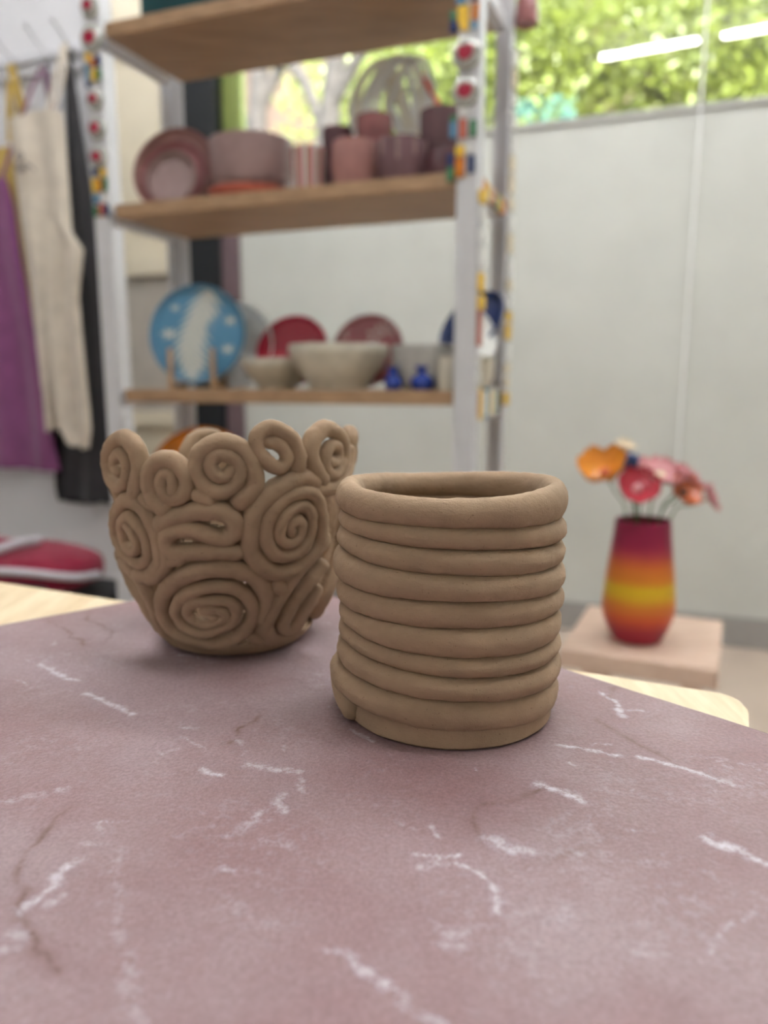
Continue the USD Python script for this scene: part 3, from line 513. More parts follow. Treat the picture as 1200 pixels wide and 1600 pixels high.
def liner():
    """the clay smeared over the joints inside, only where coils back it"""
    from scipy.spatial import cKDTree
    P = np.vstack(ALLP); tree_ = cKDTree(P[:, :3]); nt, nz = 360, 110
    th = np.linspace(-math.pi, math.pi, nt, endpoint=False); z = np.linspace(5, 103, nz); T, Z = np.meshgrid(th, z, indexing='ij')
    def pts(off): r = bowl_r(Z) - off; return np.stack([np.sin(T) * r, -np.cos(T) * r, Z], -1)
    out = pts(5.2 + (meshkit.fbm(np.stack([T * 12, Z * .15, 0 * T], -1), 3, 5) - .5) * 1.2); inn = pts(7.6)
    d, j = tree_.query(out.reshape(-1, 3)); ok = (d < P[j, 3] * 1.28).reshape(nt, nz) & (Z < 79) | (Z < 9)
    I, J = np.meshgrid(np.arange(nt), np.arange(nz - 1), indexing='ij'); I2 = (I + 1) % nt
    keep = ok[I, J] & ok[I2, J] & ok[I, J + 1] & ok[I2, J + 1]; a, b, c, d_ = (x[keep] for x in (I * nz + J, I2 * nz + J, I2 * nz + J + 1, I * nz + J + 1)); o = nt * nz
    f = [np.stack([a, b, c], 1), np.stack([a, c, d_], 1), np.stack([a + o, c + o, b + o], 1), np.stack([a + o, d_ + o, c + o], 1)]
    m = trimesh.Trimesh(np.vstack([out.reshape(-1, 3), inn.reshape(-1, 3)]) / 1e3, np.vstack(f), process=False)
    e = m.edges_sorted.reshape(-1, 3, 2); ed = np.vstack([m.faces[:, [0, 1]], m.faces[:, [1, 2]], m.faces[:, [2, 0]]])[: ]
    half = len(m.faces) // 2; ef = np.vstack([m.faces[:half][:, [0, 1]], m.faces[:half][:, [1, 2]], m.faces[:half][:, [2, 0]]])
    es = np.sort(ef, 1); _, inv, cnt = np.unique(es, axis=0, return_inverse=True, return_counts=True); be = ef[cnt[inv.ravel()] == 1]
    m = trimesh.Trimesh(m.vertices, np.vstack([m.faces, np.stack([be[:, 0], be[:, 0] + o, be[:, 1] + o], 1), np.stack([be[:, 0], be[:, 1] + o, be[:, 1]], 1)]), process=False)
    m.remove_unreferenced_vertices(); return m
obj('inner_wall', liner(), M['clay2'], bowl, smooth=40, label='smoothed clay inside, closing the gaps')

# ---------------------------------------------------------------- striped vase with ceramic flowers
VC = np.array([.456, 1.33])
M['stripes'] = mat('striped_glaze', {'g': ('geometry', {}), 's': ('separate_xyz', {}), 'n': ('noise_texture', {'scale': 14.0, 'detail': 3.0}), 'mr': ('map_range', {'from_min': SH_, 'from_max': SH_ + .222}), 'a': ('math', {'math_type': 'multiply_add', 'value2': .05}),
    'r': ('rgb_ramp', {'ramp': [(.0, (.30, .012, .035)), (.15, (.34, .018, .035)), (.25, (.58, .09, .03)), (.36, (.62, .19, .03)), (.43, (.64, .36, .02)), (.50, (.64, .42, .015)), (.56, (.62, .21, .02)), (.68, (.56, .13, .025)), (.78, (.36, .03, .05)), (.85, (.26, .012, .05)), (1, (.24, .012, .05))]}), 'p': ('principled_bsdf', {'roughness': .42, 'specular_ior_level': .35})},
    [('g.position', 's.vector'), ('s.z', 'mr.value'), ('g.position', 'n.vector'), ('n.fac', 'a.value1'), ('mr.result', 'a.value3'), ('a.value', 'r.fac'), ('r.color', 'p.base_color')], 'p.BSDF')
vase = thing('flower_vase', 'tall vase banded in crimson, orange and yellow on the stool', 'vase', (*VC, SH_))
obj('body', lathe([(0, 0), (.036, 0), (.041, .003), (.0515, .022), (.0595, .043), (.0632, .062), (.0625, .082), (.058, .122), (.053, .160), (.049, .195), (.0475, .217), (.0468, .2205), (.045, .2205), (.044, .216), (.046, .19), (.05, .16), (.055, .12), (.058, .08), (.056, .05), (.04, .012), (0, .010)], 72), M['stripes'], vase)
def petal_flower(label, x, y, z, col, tilt, az, R=.03, n=6, cup_=.35, centre='dark_bead'):
    """a ceramic flower on its wire; x, y, z: the head relative to the vase foot"""
    f = thing('ceramic_flower', label, 'flower', (VC[0], VC[1], SH_), 0, 'ceramic flowers in the striped vase')
    H = np.array([x, y, z]); foot = np.array([x * .22, y * .22, .02]); mouth = np.array([x * .42, y * .42, .222])
    st = catmull(np.array([foot, mouth, mouth * .45 + H * .55 + [0, 0, .004], H]), .012)
    obj('stem', tube(st, .0017, 6), M['stem'], f)
    ax = np.array([math.cos(az) * math.sin(tilt), math.sin(az) * math.sin(tilt), math.cos(tilt)])
    Rm = trimesh.geometry.align_vectors([0, 0, 1], ax); Rm[:3, 3] = H
    for k in range(n):
        u = np.linspace(0, 1, 9); w = np.linspace(-1, 1, 9); U, V_ = np.meshgrid(u, w, indexing='ij')
        width = R * .62 * np.sin(np.pi * np.clip(U * .86 + .10, 0, 1)) ** .7
        g = np.stack([U * R, V_ * width, R * cup_ * (U ** 1.6) + .18 * R * V_ ** 2 * U + .002 * np.sin(U * 5 + k)], -1)
        a = 2 * math.pi * k / n + (.25 if k % 2 else 0); g = np.stack([g[..., 0] * math.cos(a) - g[..., 1] * math.sin(a), g[..., 0] * math.sin(a) + g[..., 1] * math.cos(a), g[..., 2] + .0006 * k], -1)
        m = sheet(g, .0028, (0, 0, 1)); m.apply_transform(Rm); obj('petal', m, M[col], f, smooth=40)
    c = trimesh.creation.icosphere(2, R * .24); c.apply_scale((1, 1, .7)); c.apply_translation((0, 0, R * .12)); c.apply_transform(Rm); obj('flower_centre', c, M[centre], f, smooth=True)
petal_flower('orange-yellow ceramic flower, leftmost in the vase', -.070, 0, 0.300, 'petal_orange', .75, -2.2, .042, 6, .75, 'petal_rust')
petal_flower('small dark blue ceramic flower behind the red and pink ones', -.020, .03, 0.307, 'petal_blue', .5, 1.2, .026, 6, .4, 'petal_cream')
petal_flower('crimson red ceramic flower leaning forward over the vase rim', -.022, -.025, 0.277, 'petal_red', 1.0, -1.7, .036, 7, .5, 'petal_pink')
petal_flower('large pale pink ceramic flower in the middle of the bunch', .024, 0, 0.294, 'petal_pink', .45, -1.4, .042, 7, .3, 'petal_cream')
petal_flower('rust orange ceramic flower low on the right side of the bunch', .058, -.02, 0.269, 'petal_rust', .9, -1.2, .032, 6, .45)
petal_flower('glossy rose pink ceramic flower behind the rust orange one', .074, .015, 0.286, 'petal_pink', .6, -.6, .034, 6, .35, 'dark_bead')
petal_flower('small pale pink ceramic flower, outermost at the right', .112, 0, 0.257, 'petal_pink', 1.1, -.5, .026, 5, .3, 'dark_bead')
petal_flower('small cream ceramic flower rising behind the others', -.020, .06, 0.338, 'petal_cream', .4, -1.5, .020, 6, .4, 'petal_orange')


# ---------------------------------------------------------------- shelving unit, in the frame of its front edge
SO = np.array([-.5356, 1.6]); SROT = math.degrees(-.3606); SA = np.array([math.cos(-.3606), math.sin(-.3606)]); SB = np.array([-SA[1], SA[0]])
SWID, SDEP = .705, .232
Z_LOW, Z_MID, Z_TOP, Z_BOT = .872, 1.2325, 1.562, .53      # tops of the boards
def S(u, v, z): p = SO + u * SA + v * SB; return (p[0], p[1], z)
unit = thing('shelving_unit', 'white steel shelving unit with pine boards and mosaic covered posts', 'shelf', S(0, 0, 0), SROT)
for zt in (Z_TOP, Z_MID, Z_LOW, Z_BOT):
    obj('shelf_board', box(SWID - .003, SDEP + .012, .026, SWID / 2, SDEP / 2 + .006, zt - .026, .0025), M['board'], unit)
def post(u, v, su, sv):
    w, t = .036, .004
    return cat_([box(w, t, 2.0, u + su * w / 2, v + sv * t / 2, 0), box(t, w - t, 2.0, u + su * t / 2, v + sv * (t + (w - t) / 2), 0)])
UL, UR = -.042, SWID + .034
VB = SDEP + .030
for (u, v, su, sv) in ((UL, -.006, 1, 1), (UR, -.006, -1, 1), (UL, VB, 1, -1), (UR, VB, -1, -1)): obj('post', post(u, v, su, sv), M['post'], unit, smooth=False)
for zt in (Z_TOP, Z_MID, Z_LOW, Z_BOT):
    for u in (-.0215, SWID + .0125): obj('side_rail', box(.022, SDEP - .02, .030, u, SDEP / 2 + .01, zt - .034, .002), M['post'], unit)
TILE_COLS = ['yellow_glaze', 'orange_glaze', 'navy_glaze', 'green_glaze', 'sky_glaze', 'white_glaze', 'coral_glaze']
def tile(cx, cz, w, h, col, face='front', u0=0.0, v0=-.0062, t=.005):
    m = box(w, t, h, 0, 0, -h / 2, .0015)
    if face == 'front': m = mv(m, cx, v0 - t / 2, cz)
    else: m = mv(rot(m, 90, (0, 0, 1)), u0 + t / 2, cx, cz)
    obj('mosaic_tile', m, M[col], unit, smooth=30)
def cabochon(u, z, R, col='heart_red'):
    g = thing_part = obj('glass_cabochon', mv(rot(lathe([(0, 0), (R, 0), (R, .0025), (R * .93, .006), (R * .6, .0088), (0, .0095)], 28), 90, (1, 0, 0)), u, -.0063, z), M['cabochon'], unit, smooth=True, label='silvered glass cabochon with a red heart')
    d = lathe([(0, 0), (R * .54, 0), (R * .54, .0012), (0, .0016)], 20)
    h = rot(d, 90, (1, 0, 0)); h.vertices[:, 2] *= .85; h.vertices[:, 2] += np.where(np.abs(h.vertices[:, 0]) < R * .12, -.1, .05) * R * (h.vertices[:, 2] > 0)
    obj('red_heart', mv(h, u, -.0160, z), M[col], g, smooth=40)
    return g
zl = lambda y: 1.604 - .001167 * y
zr = lambda y: 1.489 - .00095 * y
for y, R in ((12, .020), (60, .025), (153, .019), (198, .021), (243, .021)): cabochon(UL + .020, zl(y), R)
for (x, y, w, h, c) in ((-.011, 88, .012, .016, 'yellow_glaze'), (0, 97, .011, .016, 'orange_glaze'), (.013, 95, .010, .020, 'navy_glaze'), (-.013, 110, .011, .030, 'sky_glaze'), (0, 116, .011, .022, 'yellow_glaze'), (.013, 116, .011, .020, 'green_glaze'),
    (-.014, 128, .010, .014, 'navy_glaze'), (-.010, 266, .014, .014, 'navy_glaze'), (.008, 268, .014, .014, 'yellow_glaze'), (-.012, 287, .012, .026, 'yellow_glaze'), (0, 287, .010, .026, 'orange_glaze'), (.012, 287, .011, .024, 'green_glaze'),
    (-.010, 309, .013, .018, 'sky_glaze'), (.010, 309, .012, .018, 'white_glaze'), (-.013, 328, .010, .020, 'green_glaze'), (0, 326, .012, .026, 'coral_glaze'), (.013, 328, .010, .022, 'navy_glaze'), (0, -14, .028, .012, 'white_glaze')):
    tile(UL + .020 + x, zl(y), w, h, c)
for y, R in ((87, .0245), (147, .0235)): cabochon(UR - .022, zr(y), R)
for (x, y, w, h, c) in ((-.012, -2, .016, .022, 'sky_glaze'), (.010, -4, .013, .020, 'navy_glaze'), (-.008, 25, .019, .026, 'yellow_glaze'), (.011, 25, .011, .026, 'orange_glaze'), (-.025, 25, .011, .014, 'green_glaze'), (-.024, 42, .013, .018, 'navy_glaze'), (-.006, 44, .014, .012, 'yellow_glaze'), (.010, 44, .010, .012, 'sky_glaze'),
    (-.008, 62, .012, .010, 'white_glaze'), (-.004, 178, .014, .012, 'white_glaze'), (-.022, 205, .012, .026, 'sky_glaze'), (-.006, 205, .013, .030, 'coral_glaze'), (.011, 206, .012, .026, 'green_glaze'), (-.022, 188, .010, .012, 'green_glaze'),
    (-.010, 240, .015, .016, 'yellow_glaze'), (.006, 238, .012, .014, 'white_glaze'), (-.026, 254, .012, .018, 'navy_glaze'), (-.010, 267, .016, .032, 'orange_glaze'), (.009, 264, .011, .028, 'navy_glaze'), (-.026, 277, .012, .022, 'green_glaze')):
    tile(UR - .020 + x, zr(y), w, h, c)
g = np.random.default_rng(3)
def flank(v, z0, z1, cols, w=.028):
    z = z1
    while z > z0:
        h = g.uniform(.018, .036); tile(v + g.uniform(-.003, .003), z - h / 2, w * g.uniform(.7, 1), h, cols[g.integers(len(cols))], 'side', UR + .0003, t=.009); z -= h + g.uniform(.003, .014)
flank(.014, 1.02, 1.20, ['yellow_glaze', 'white_glaze', 'white_glaze', 'orange_glaze', 'yellow_glaze'])
tile(.016, .985, .022, .075, 'coral_glaze', 'side', UR + .0003)
tile(.014, .925, .018, .020, 'white_glaze', 'side', UR + .0003); tile(.014, .895, .020, .022, 'white_glaze', 'side', UR + .0003)
flank(VB - .016, .84, 1.50, ['yellow_glaze', 'white_glaze', 'wire_cream', 'white_glaze', 'white_glaze', 'wire_cream', 'yellow_glaze'])
for k in range(7): tile(.045 + k * .027, 1.214, .022, .026, ['orange_glaze', 'yellow_glaze', 'wire_tan', 'orange_glaze', 'green_glaze', 'yellow_glaze', 'coral_glaze'][k], 'side', SWID + .0240, t=.010)
for k in range(8): tile(.030 + k * .026, .848, .024, .056 if k % 2 else .046, ['orange_glaze', 'yellow_glaze', 'white_glaze', 'sky_glaze', 'yellow_glaze', 'white_glaze', 'green_glaze', 'mauve_glaze'][k], 'side', SWID + .0240, t=.010)

def dish_prof(R, h, foot, th=.005, flat=.5, lip=.003):
    """a bowl or plate: foot radius, wall curve out to the rim and back inside"""
    t = np.linspace(0, 1, 9); r = foot + (R - foot) * np.sin(t * math.pi / 2) ** (1 / (1 + flat)); z = h * (1 - np.cos(t * math.pi / 2)) ** (.9 - .25 * flat)
    out = [(0, .001), (foot * .85, .001), (foot * .87, 0), (foot, 0)] + list(zip(r, np.maximum(z, .004 * (t > 0)))) ; inn = [(max(a - th, 0), max(b, th + .003)) for a, b in zip(r[::-1], z[::-1])]
    return out + [(R - th * .3, h + lip * .5), (R - th * .7, h + lip * .5)] + inn[1:] + [(0, th + .003)]
def pot(name, label, cat, u, v, z, prof, m, n=56, group=None, rotz=SROT):
    t = thing(name, label, cat, S(u, v, z), rotz, group); obj('body', lathe(prof, n), M[m] if isinstance(m, str) else m, t, smooth=40); return t
def flare(R, h, foot, th=.005):
    o_ = [(foot, 0), (foot * 1.02, h * .08), (foot + (R - foot) * .42, h * .36), (foot + (R - foot) * .76, h * .60), (R * .955, h * .76), (R * .975, h * .79), (R, h * .83), (R, h)]
    return [(0, .001), (foot * .86, .001), (foot * .9, 0)] + o_ + [(R - th * .5, h + .0015)] + [(r - th, max(z, th)) for r, z in o_[::-1][:-1]] + [(0, th)]
def cup_prof(R0, R1, h, th=.004, belly=0.0):
    t = np.linspace(0, 1, 8); r = R0 + (R1 - R0) * t + belly * np.sin(math.pi * t)
    return [(0, .0008), (R0 * .9, .0008), (R0 * .93, 0)] + list(zip(r, t * h)) + [(R1 - th / 2, h + .0012)] + [(a - th, max(b, .005)) for a, b in zip(r[::-1], (t * h)[::-1])] + [(0, .005)]
def leaning(name, label, cat, u, v, z, R, m, tilt, face=0.0, depth=.018, group=None, pattern=None, pm=None):
    """a plate standing on its edge, leaning back; its eating side looks to the front of the shelf, turned by face degrees"""
    t = thing(name, label, cat, S(u, v, z), SROT + face, group)
    b = lathe(dish_prof(R, depth, R * .55, .004, .2), 72); b = rot(b, 90 - tilt, (1, 0, 0)); lo = b.bounds[0][2]; b = mv(b, 0, 0, -lo)
    obj('body', b, M[m], t, smooth=40)
    if pattern is not None:
        nr, na = 40, 120; rr, aa = np.meshgrid(np.linspace(0, R * .93, nr), np.linspace(0, 2 * math.pi, na), indexing='ij'); X, Y = rr * np.cos(aa), rr * np.sin(aa)
        prof = dish_prof(R, depth, R * .55, .004, .2)[-9:]; pr = np.array(sorted([(p[0], p[1]) for p in prof])); Z = np.interp(rr, pr[:, 0], pr[:, 1]) + .0012
        G = np.stack([X, Y, Z], -1); s = sheet(G, .0008, (0, 0, 1)); s = rot(s, 90 - tilt, (1, 0, 0)); s = mv(s, 0, 0, -lo)
        P = pattern(X / R, Y / R).reshape(-1); obj('glaze_print', s, pm, t, smooth=True, prim={'pattern': np.r_[P, P]})
    return t
def fern(x, y):
    """white frond and little flowers on blue"""
    cx = -.10 + .42 * np.clip(y, 0, 1) ** 1.4 + .05 * np.sin(y * 5); w = .34 * np.clip(1 - (np.abs(y + .02) / .97) ** 4, 0, 1) ** .5; rag = .10 * np.sin((y * 1.0 + np.abs(x - cx) * .8) * 38)
    f = np.clip((w + rag - np.abs(x - cx)) * 14, 0, 1) * np.clip((np.abs(np.sin((y + np.abs(x - cx) * .8) * 34)) - .16) * 4, .45, 1)
    for (a, b, r) in ((-.62, .02, .2), (.66, .28, .17), (.62, -.30, .17), (-.5, .55, .13), (.36, .05, .0)):
        d = np.hypot(x - a, (y - b) * 1.5); th = np.arctan2((y - b) * 1.5, x - a); f = np.maximum(f, np.clip((r * (.8 + .25 * np.cos(th * 6)) - d) * 14, 0, 1) if r else 0)
    for (a, b, r) in ((.18, -.86, .26), (.36, .12, .26)): f = f * (1 - .75 * np.clip((r - np.hypot(x - a, y - b)) * 8, 0, 1))
    return f
def petals(seed, n=5, r0=.3):
    gg = np.random.default_rng(seed); C = gg.uniform(-.75, .75, (n, 2)); R_ = gg.uniform(.6, 1.1, n) * r0; ph = gg.uniform(0, 6, n)
    def fn(x, y):
        f = np.zeros_like(x)
        for (a, b), r, p in zip(C, R_, ph):
            d = np.hypot(x - a, y - b); th = np.arctan2(y - b, x - a); f = np.maximum(f, np.clip((r * (.7 + .3 * np.cos(th * 5 + p)) - d) * 14, 0, 1) * np.clip((d - r * .15) * 20, 0, 1))
        return f
    return fn
M['fern_print'] = two_tone('fern_print', (.085, .23, .37), (.60, .60, .54)); M['red_print'] = two_tone('red_print', (.36, .008, .03), (.60, .40, .38)); M['pink_print'] = two_tone('pink_print', (.33, .10, .11), (.46, .32, .30))
# lower board
leaning('plate', 'light blue plate with a white fern print, upright on a small wooden easel', 'plate', .132, .085, Z_LOW + .012, .102, 'sky_glaze', 10, 14, pattern=fern, pm=M['fern_print'])
ez = thing('plate_easel', 'small wooden easel under the light blue fern plate', 'stand', S(.129, .072, Z_LOW), SROT + 14)
for s in (-1, 1):
    obj('easel_foot', box(.010, .085, .010, s * .045, .012, 0, .002), M['easel'], ez)
    obj('easel_hook', cat_([box(.009, .009, .075, s * .045, -.026, .008, .002), box(.010, .012, .012, s * .045, -.026, .004, .002)]), M['easel'], ez)
    obj('easel_back', rot(box(.010, .008, .13, s * .045, .040, .006, .002), -10, (1, 0, 0), (0, .04, 0)), M['easel'], ez)
obj('cross_bar', box(.10, .010, .010, 0, .045, .010, .002), M['easel'], ez)
leaning('plate', 'plain white plate standing behind the right edge of the blue fern plate', 'plate', .172, .165, Z_LOW, .092, 'white_glaze', 8, 4)
leaning('plate', 'crimson plate with pale flower print leaning behind the left cream bowl', 'plate', .308, .165, Z_LOW + .004, .079, 'red_glaze', 20, 6, .014, pattern=petals(4, 5, .22), pm=M['red_print'])
leaning('plate', 'dusty rose patterned plate leaning behind the wide cream bowl', 'plate', .478, .165, Z_LOW + .004, .076, 'rose_glaze', 16, 2, .014, pattern=petals(9, 7, .3), pm=M['pink_print'])
pot('bowl', 'small cream bowl, leftmost on the lowest visible board', 'bowl', .300, .105, Z_LOW, flare(.073, .060, .038), 'cream_glaze')
pot('bowl', 'wide cream bowl with a raised rim band in front of the rose plate', 'bowl', .446, .085, Z_LOW, flare(.097, .084, .056), 'cream_glaze')
def small_vase(label, u, R, h):
    pot('bud_vase', label, 'vase', u, .032, Z_LOW, [(0, 0), (R * .7, 0), (R * .98, h * .2), (R, h * .34), (R * .85, h * .52), (R * .45, h * .66), (R * .40, h * .76), (R * .62, h * .92), (R * .66, h), (R * .5, h), (R * .3, h * .78), (0, h * .75)], 'blue_glaze', 40, 'cobalt blue bud vases')
small_vase('smaller cobalt blue bud vase, the left one of two', .578, .0165, .042); small_vase('larger cobalt blue bud vase, the right one of two', .634, .0215, .043)
pot('bowl', 'grey and cream bowl behind the two blue bud vases', 'bowl', .625, .085, Z_LOW, dish_prof(.066, .080, .040, .005, .4), 'grey_glaze')
leaning('plate', 'deep navy plate leaning high behind the right front post', 'plate', .700, .155, Z_LOW + .062, .074, 'navy_glaze', 34, -30, .016)
leaning('plate', 'small white plate tipped nearly edge-on between the right posts', 'plate', .716, .070, Z_LOW + .058, .050, 'white_glaze', 24, 62, .012)
pot('bowl', 'cream bowl at the right end, under the navy and white plates', 'bowl', .690, .120, Z_LOW, dish_prof(.056, .060, .040, .005, .6), 'cream_glaze')
pot('cup', 'cream cylindrical cup beside the right front post', 'cup', .684, .022, Z_LOW, cup_prof(.015, .018, .058), 'cream_glaze', 32)
# middle board
leaning('plate', 'large dusty pink plate leaning at the left end of the middle board', 'plate', .050, .150, Z_MID + .002, .092, 'pink_glaze', 14, 10, .02)
leaning('plate', 'medium pink plate leaning in front of the large pink plate', 'plate', .075, .110, Z_MID + .002, .072, 'rose_glaze', 16, 10, .018)
leaning('plate', 'small pink dish standing in front of the two larger pink plates', 'dish', .098, .070, Z_MID + .002, .054, 'dusty_pink', 14, 10, .022)
pot('plate', 'coral red plate lying flat under the wide mauve pink dish', 'plate', .250, .110, Z_MID, dish_prof(.086, .024, .05, .004, .2), 'coral_glaze')
pot('bowl', 'wide mauve pink dish set on the coral red plate', 'bowl', .250, .112, Z_MID + .026, dish_prof(.083, .092, .066, .005, .9), 'dusty_pink')
def ribbed(label, u, v, z, R0, R1, h, m, ribs=14, amp=.0012, belly=.003, group='stacked pink and plum cups', name='cup'):
    b = lathe(cup_prof(R0, R1, h, .0035, belly), 112); a = np.arctan2(b.vertices[:, 1], b.vertices[:, 0]); r = np.hypot(b.vertices[:, 0], b.vertices[:, 1]); k = 1 + np.where(r > .006, amp * np.cos(a * ribs) / np.maximum(r, .006), 0)
    b.vertices[:, :2] *= k[:, None]; t = thing(name, label, 'cup', S(u, v, z), SROT, group); obj('body', b, M[m], t, smooth=45); return t
st = thing('cup', 'small striped cup of pink, olive and white bands beside the wide dish', 'cup', S(.400, .060, Z_MID), SROT)
b = lathe(cup_prof(.030, .033, .078), 48)
obj('body', b, mat('striped_cup', {'o': ('texture_coordinate', {}), 's': ('separate_xyz', {}), 'a': ('math', {'math_type': 'arctan2'}), 'm': ('math', {'math_type': 'multiply', 'value2': 1.6}), 'f': ('math', {'math_type': 'fraction'}), 'r': ('rgb_ramp', {'ramp': [(0, (.42, .14, .15)), (.32, (.45, .16, .17)), (.36, (.30, .30, .22)), (.6, (.34, .33, .25)), (.64, (.8, .78, .78)), (.74, (.8, .78, .78)), (.78, (.45, .2, .2))], 'interpolate': False}), 'p': ('principled_bsdf', {'roughness': .12})},
    [('o.object', 's.vector'), ('s.x', 'a.value1'), ('s.y', 'a.value2'), ('a.value', 'm.value1'), ('m.value', 'f.value1'), ('f.value', 'r.fac'), ('r.color', 'p.base_color')], 'p.BSDF'), st, smooth=40)
ribbed('plain plum cup under the darker small plum cup', .432, .125, Z_MID, .026, .030, .070, 'mauve_glaze', amp=0)
ribbed('small dark plum cup, leftmost of the upper row of stacked cups', .430, .125, Z_MID + .072, .022, .029, .056, 'plum_glaze', amp=0)
ribbed('ribbed pink cup in the lower row, left of the dripped plum cup', .491, .065, Z_MID, .034, .039, .082, 'pink_glaze', 16, .0016, .004)
ribbed('ribbed rose red cup stacked above the ribbed pink cup', .508, .120, Z_MID + .084, .026, .033, .056, 'rose_glaze', 14, .0012)
ribbed('upside down cup carrying the ribbed rose red cup', .512, .125, Z_MID, .034, .030, .083, 'mauve_glaze', amp=0)
dr = ribbed('plum cup with pale drip glaze, lower row near the right post', .582, .065, Z_MID, .036, .043, .075, 'mauve_glaze', 9, .0015, .004)
for k in range(9):
    a = k * 2 * math.pi / 9; pz = np.array([(.0425, .072), (.0435, .060), (.0428, .046 - .008 * (k % 2))])
    obj('glaze_drip', tube(catmull(np.stack([pz[:, 0] * math.cos(a), pz[:, 0] * math.sin(a), pz[:, 1]], 1), .005), .0042, 8), M['dusty_pink'], dr, smooth=True)
ribbed('low plum cup below the wide mauve cup at the right end', .654, .090, Z_MID, .038, .036, .056, 'plum_glaze', amp=0)
ribbed('wide mauve cup stacked at the right end next to the mosaic post', .645, .105, Z_MID + .058, .034, .041, .070, 'mauve_glaze', amp=0)
jar = thing('cord_jar', 'mauve jar behind the stacked cups holding looped cords', 'jar', S(.555, .195, Z_MID), SROT); obj('body', lathe(cup_prof(.030, .030, .11), 40), M['mauve_glaze'], jar, smooth=40)
cords = thing('cord_bundle', 'bundle of looped white and cream cords with one red strip, rising behind the stacked cups', 'cords', S(.555, .195, Z_MID), SROT)
def strand(pts, r, m): p = catmull(np.array(pts), .008); obj('strand', tube(p, r, 8), M[m], cords, smooth=True)
for (x0, x1, top, bx, m, r) in ((-.115, -.05, .262, -.085, 'cord_white', .0042), (-.105, -.03, .268, -.075, 'cord_cream', .0036), (-.075, .005, .264, -.04, 'cord_white', .0045), (-.095, -.02, .255, -.02, 'cord_cream', .0040), (-.085, .01, .270, -.012, 'cord_white', .0036), (-.06, .03, .266, -.03, 'cord_white', .0042), (-.045, .02, .255, -.055, 'cord_cream', .0035), (-.03, .042, .262, .01, 'cord_white', .0036)):
    strand([(0, 0, .02), (.2 * x1, 0, .11), (x1 * .9, .004, .19), ((x0 + x1) / 2 + .01, .006, top), (x0, 0, top - .045), (x0 - .004, -.01, .15), (bx, -.012, .10)], r * 1.45, m)
strand([(.004, .004, .02), (.01, .004, .11), (.045, .0, .19), (.03, .0, .225), (-.01, 0, .20), (.02, -.004, .13)], .0036, 'cord_white')
for (a, b, m, r) in (((.012, 0, .10), (-.055, .01, .245), 'cord_tan', .005), ((.018, -.004, .10), (-.03, .004, .240), 'cord_cream', .005), ((.022, .0, .10), (.0, .008, .225), 'cord_tan', .0045)): strand([(0, 0, .02), a, (np.array(a) + b) / 2, b], r, m)
obj('red_strip', tube(catmull(np.array([(.02, .004, .03), (.028, .004, .11), (.090, .0, .115), (.06, .0, .165), (.022, .004, .228)]), .008)[22:], .0055, 8), M['cord_red'], cords, smooth=True, label='red strip')
# top board
tb = thing('crate', 'dark teal plastic crate on the top board', 'crate', S(.185, .12, Z_TOP), SROT)
obj('crate_wall', cat_([box(.26, .006, .12, 0, -.075, 0, .002), box(.26, .006, .12, 0, .075, 0, .002), box(.006, .144, .12, -.127, 0, 0, .002), box(.006, .144, .12, .127, 0, 0, .002), box(.25, .144, .005, 0, 0, 0, .001)]), M['teal'], tb)
obj('crate_rim', cat_([box(.275, .014, .012, 0, -.080, .112, .003), box(.275, .014, .012, 0, .080, .112, .003), box(.014, .16, .012, -.132, 0, .112, .003), box(.014, .16, .012, .132, 0, .112, .003)]), M['teal'], tb)
hb = thing('hanging_bell', 'reddish ceramic bell hanging beside the right rear post', 'bell', S(UR + .022, VB - .005, 1.545), SROT)
obj('body', lathe([(0, .005), (.017, .004), (.021, 0), (.0225, .004), (.020, .03), (.016, .055), (.008, .066), (0, .068)], 36), M['rose_glaze'], hb, smooth=40)
obj('cord', cat_([bar((0, 0, .064), (0, 0, .16), .001, 6), bar((0, 0, .16), (-.024, 0, .16), .001, 6)]), M['stem'], hb)
# a lower board behind the bowl
leaning('plate', 'glossy orange plate seen low behind the spiral bowl', 'plate', .118, .10, Z_BOT, .134, 'orange_glaze', 12, 8, .02)

# ---------------------------------------------------------------- blind cord in front of the low wall
bc = thing('blind_cord', 'thin white blind cord hanging in front of window and low wall', 'cord', W(-.321, .03, 0), WROT)
obj('cord', bar((0, 0, .62), (0, 0, 2.66), .004, 8), M['cord_white'], bc)
obj('cord_weight', lathe([(0, .58), (.006, .582), (.008, .60), (.005, .622), (0, .624)], 16), M['lamp'], bc, smooth=40)

# ---------------------------------------------------------------- hooks, aprons and bag at the partition wall
HZ = 1.735
def AP(s, z, t): return np.array([s, -t, z])       # inside a wall-frame thing: along, out of the wall, up
AS = -1.955                                            # origin of the apron things along the wall
def athing(name, label, cat, t=1.0, **k): return thing(name, label, cat, W(AS, t, 0), WROT, **k)
rack = athing('hook_rack', 'pale metal hook rack on the wall above the aprons', 'hook rack')
obj('rack_bar', box(.42, .008, .018, -.02, -.006, HZ - .012, .002), M['post'], rack)
obj('rack_bar', box(.42, .008, .010, -.02, -.006, HZ - .045, .002), M['post'], rack)
HS = (-.165, -.092, .022, .108)
for s in HS:
    obj('hook', tube(catmull(np.array([AP(s, HZ - .003, .010), AP(s, HZ - .005, .025), AP(s, HZ + .012, .055), AP(s, HZ + .035, .085)]), .006), .0032, 8), M['post'], rack, smooth=True)
    c = trimesh.creation.icosphere(2, .0075); obj('hook_knob', mv(c, *AP(s, HZ + .037, .088)), M['post'], rack, smooth=True)
    obj('hook', tube(catmull(np.array([AP(s, HZ - .040, .010), AP(s, HZ - .058, .022), AP(s, HZ - .055, .040), AP(s, HZ - .038, .048)]), .006), .003, 8), M['post'], rack, smooth=True)
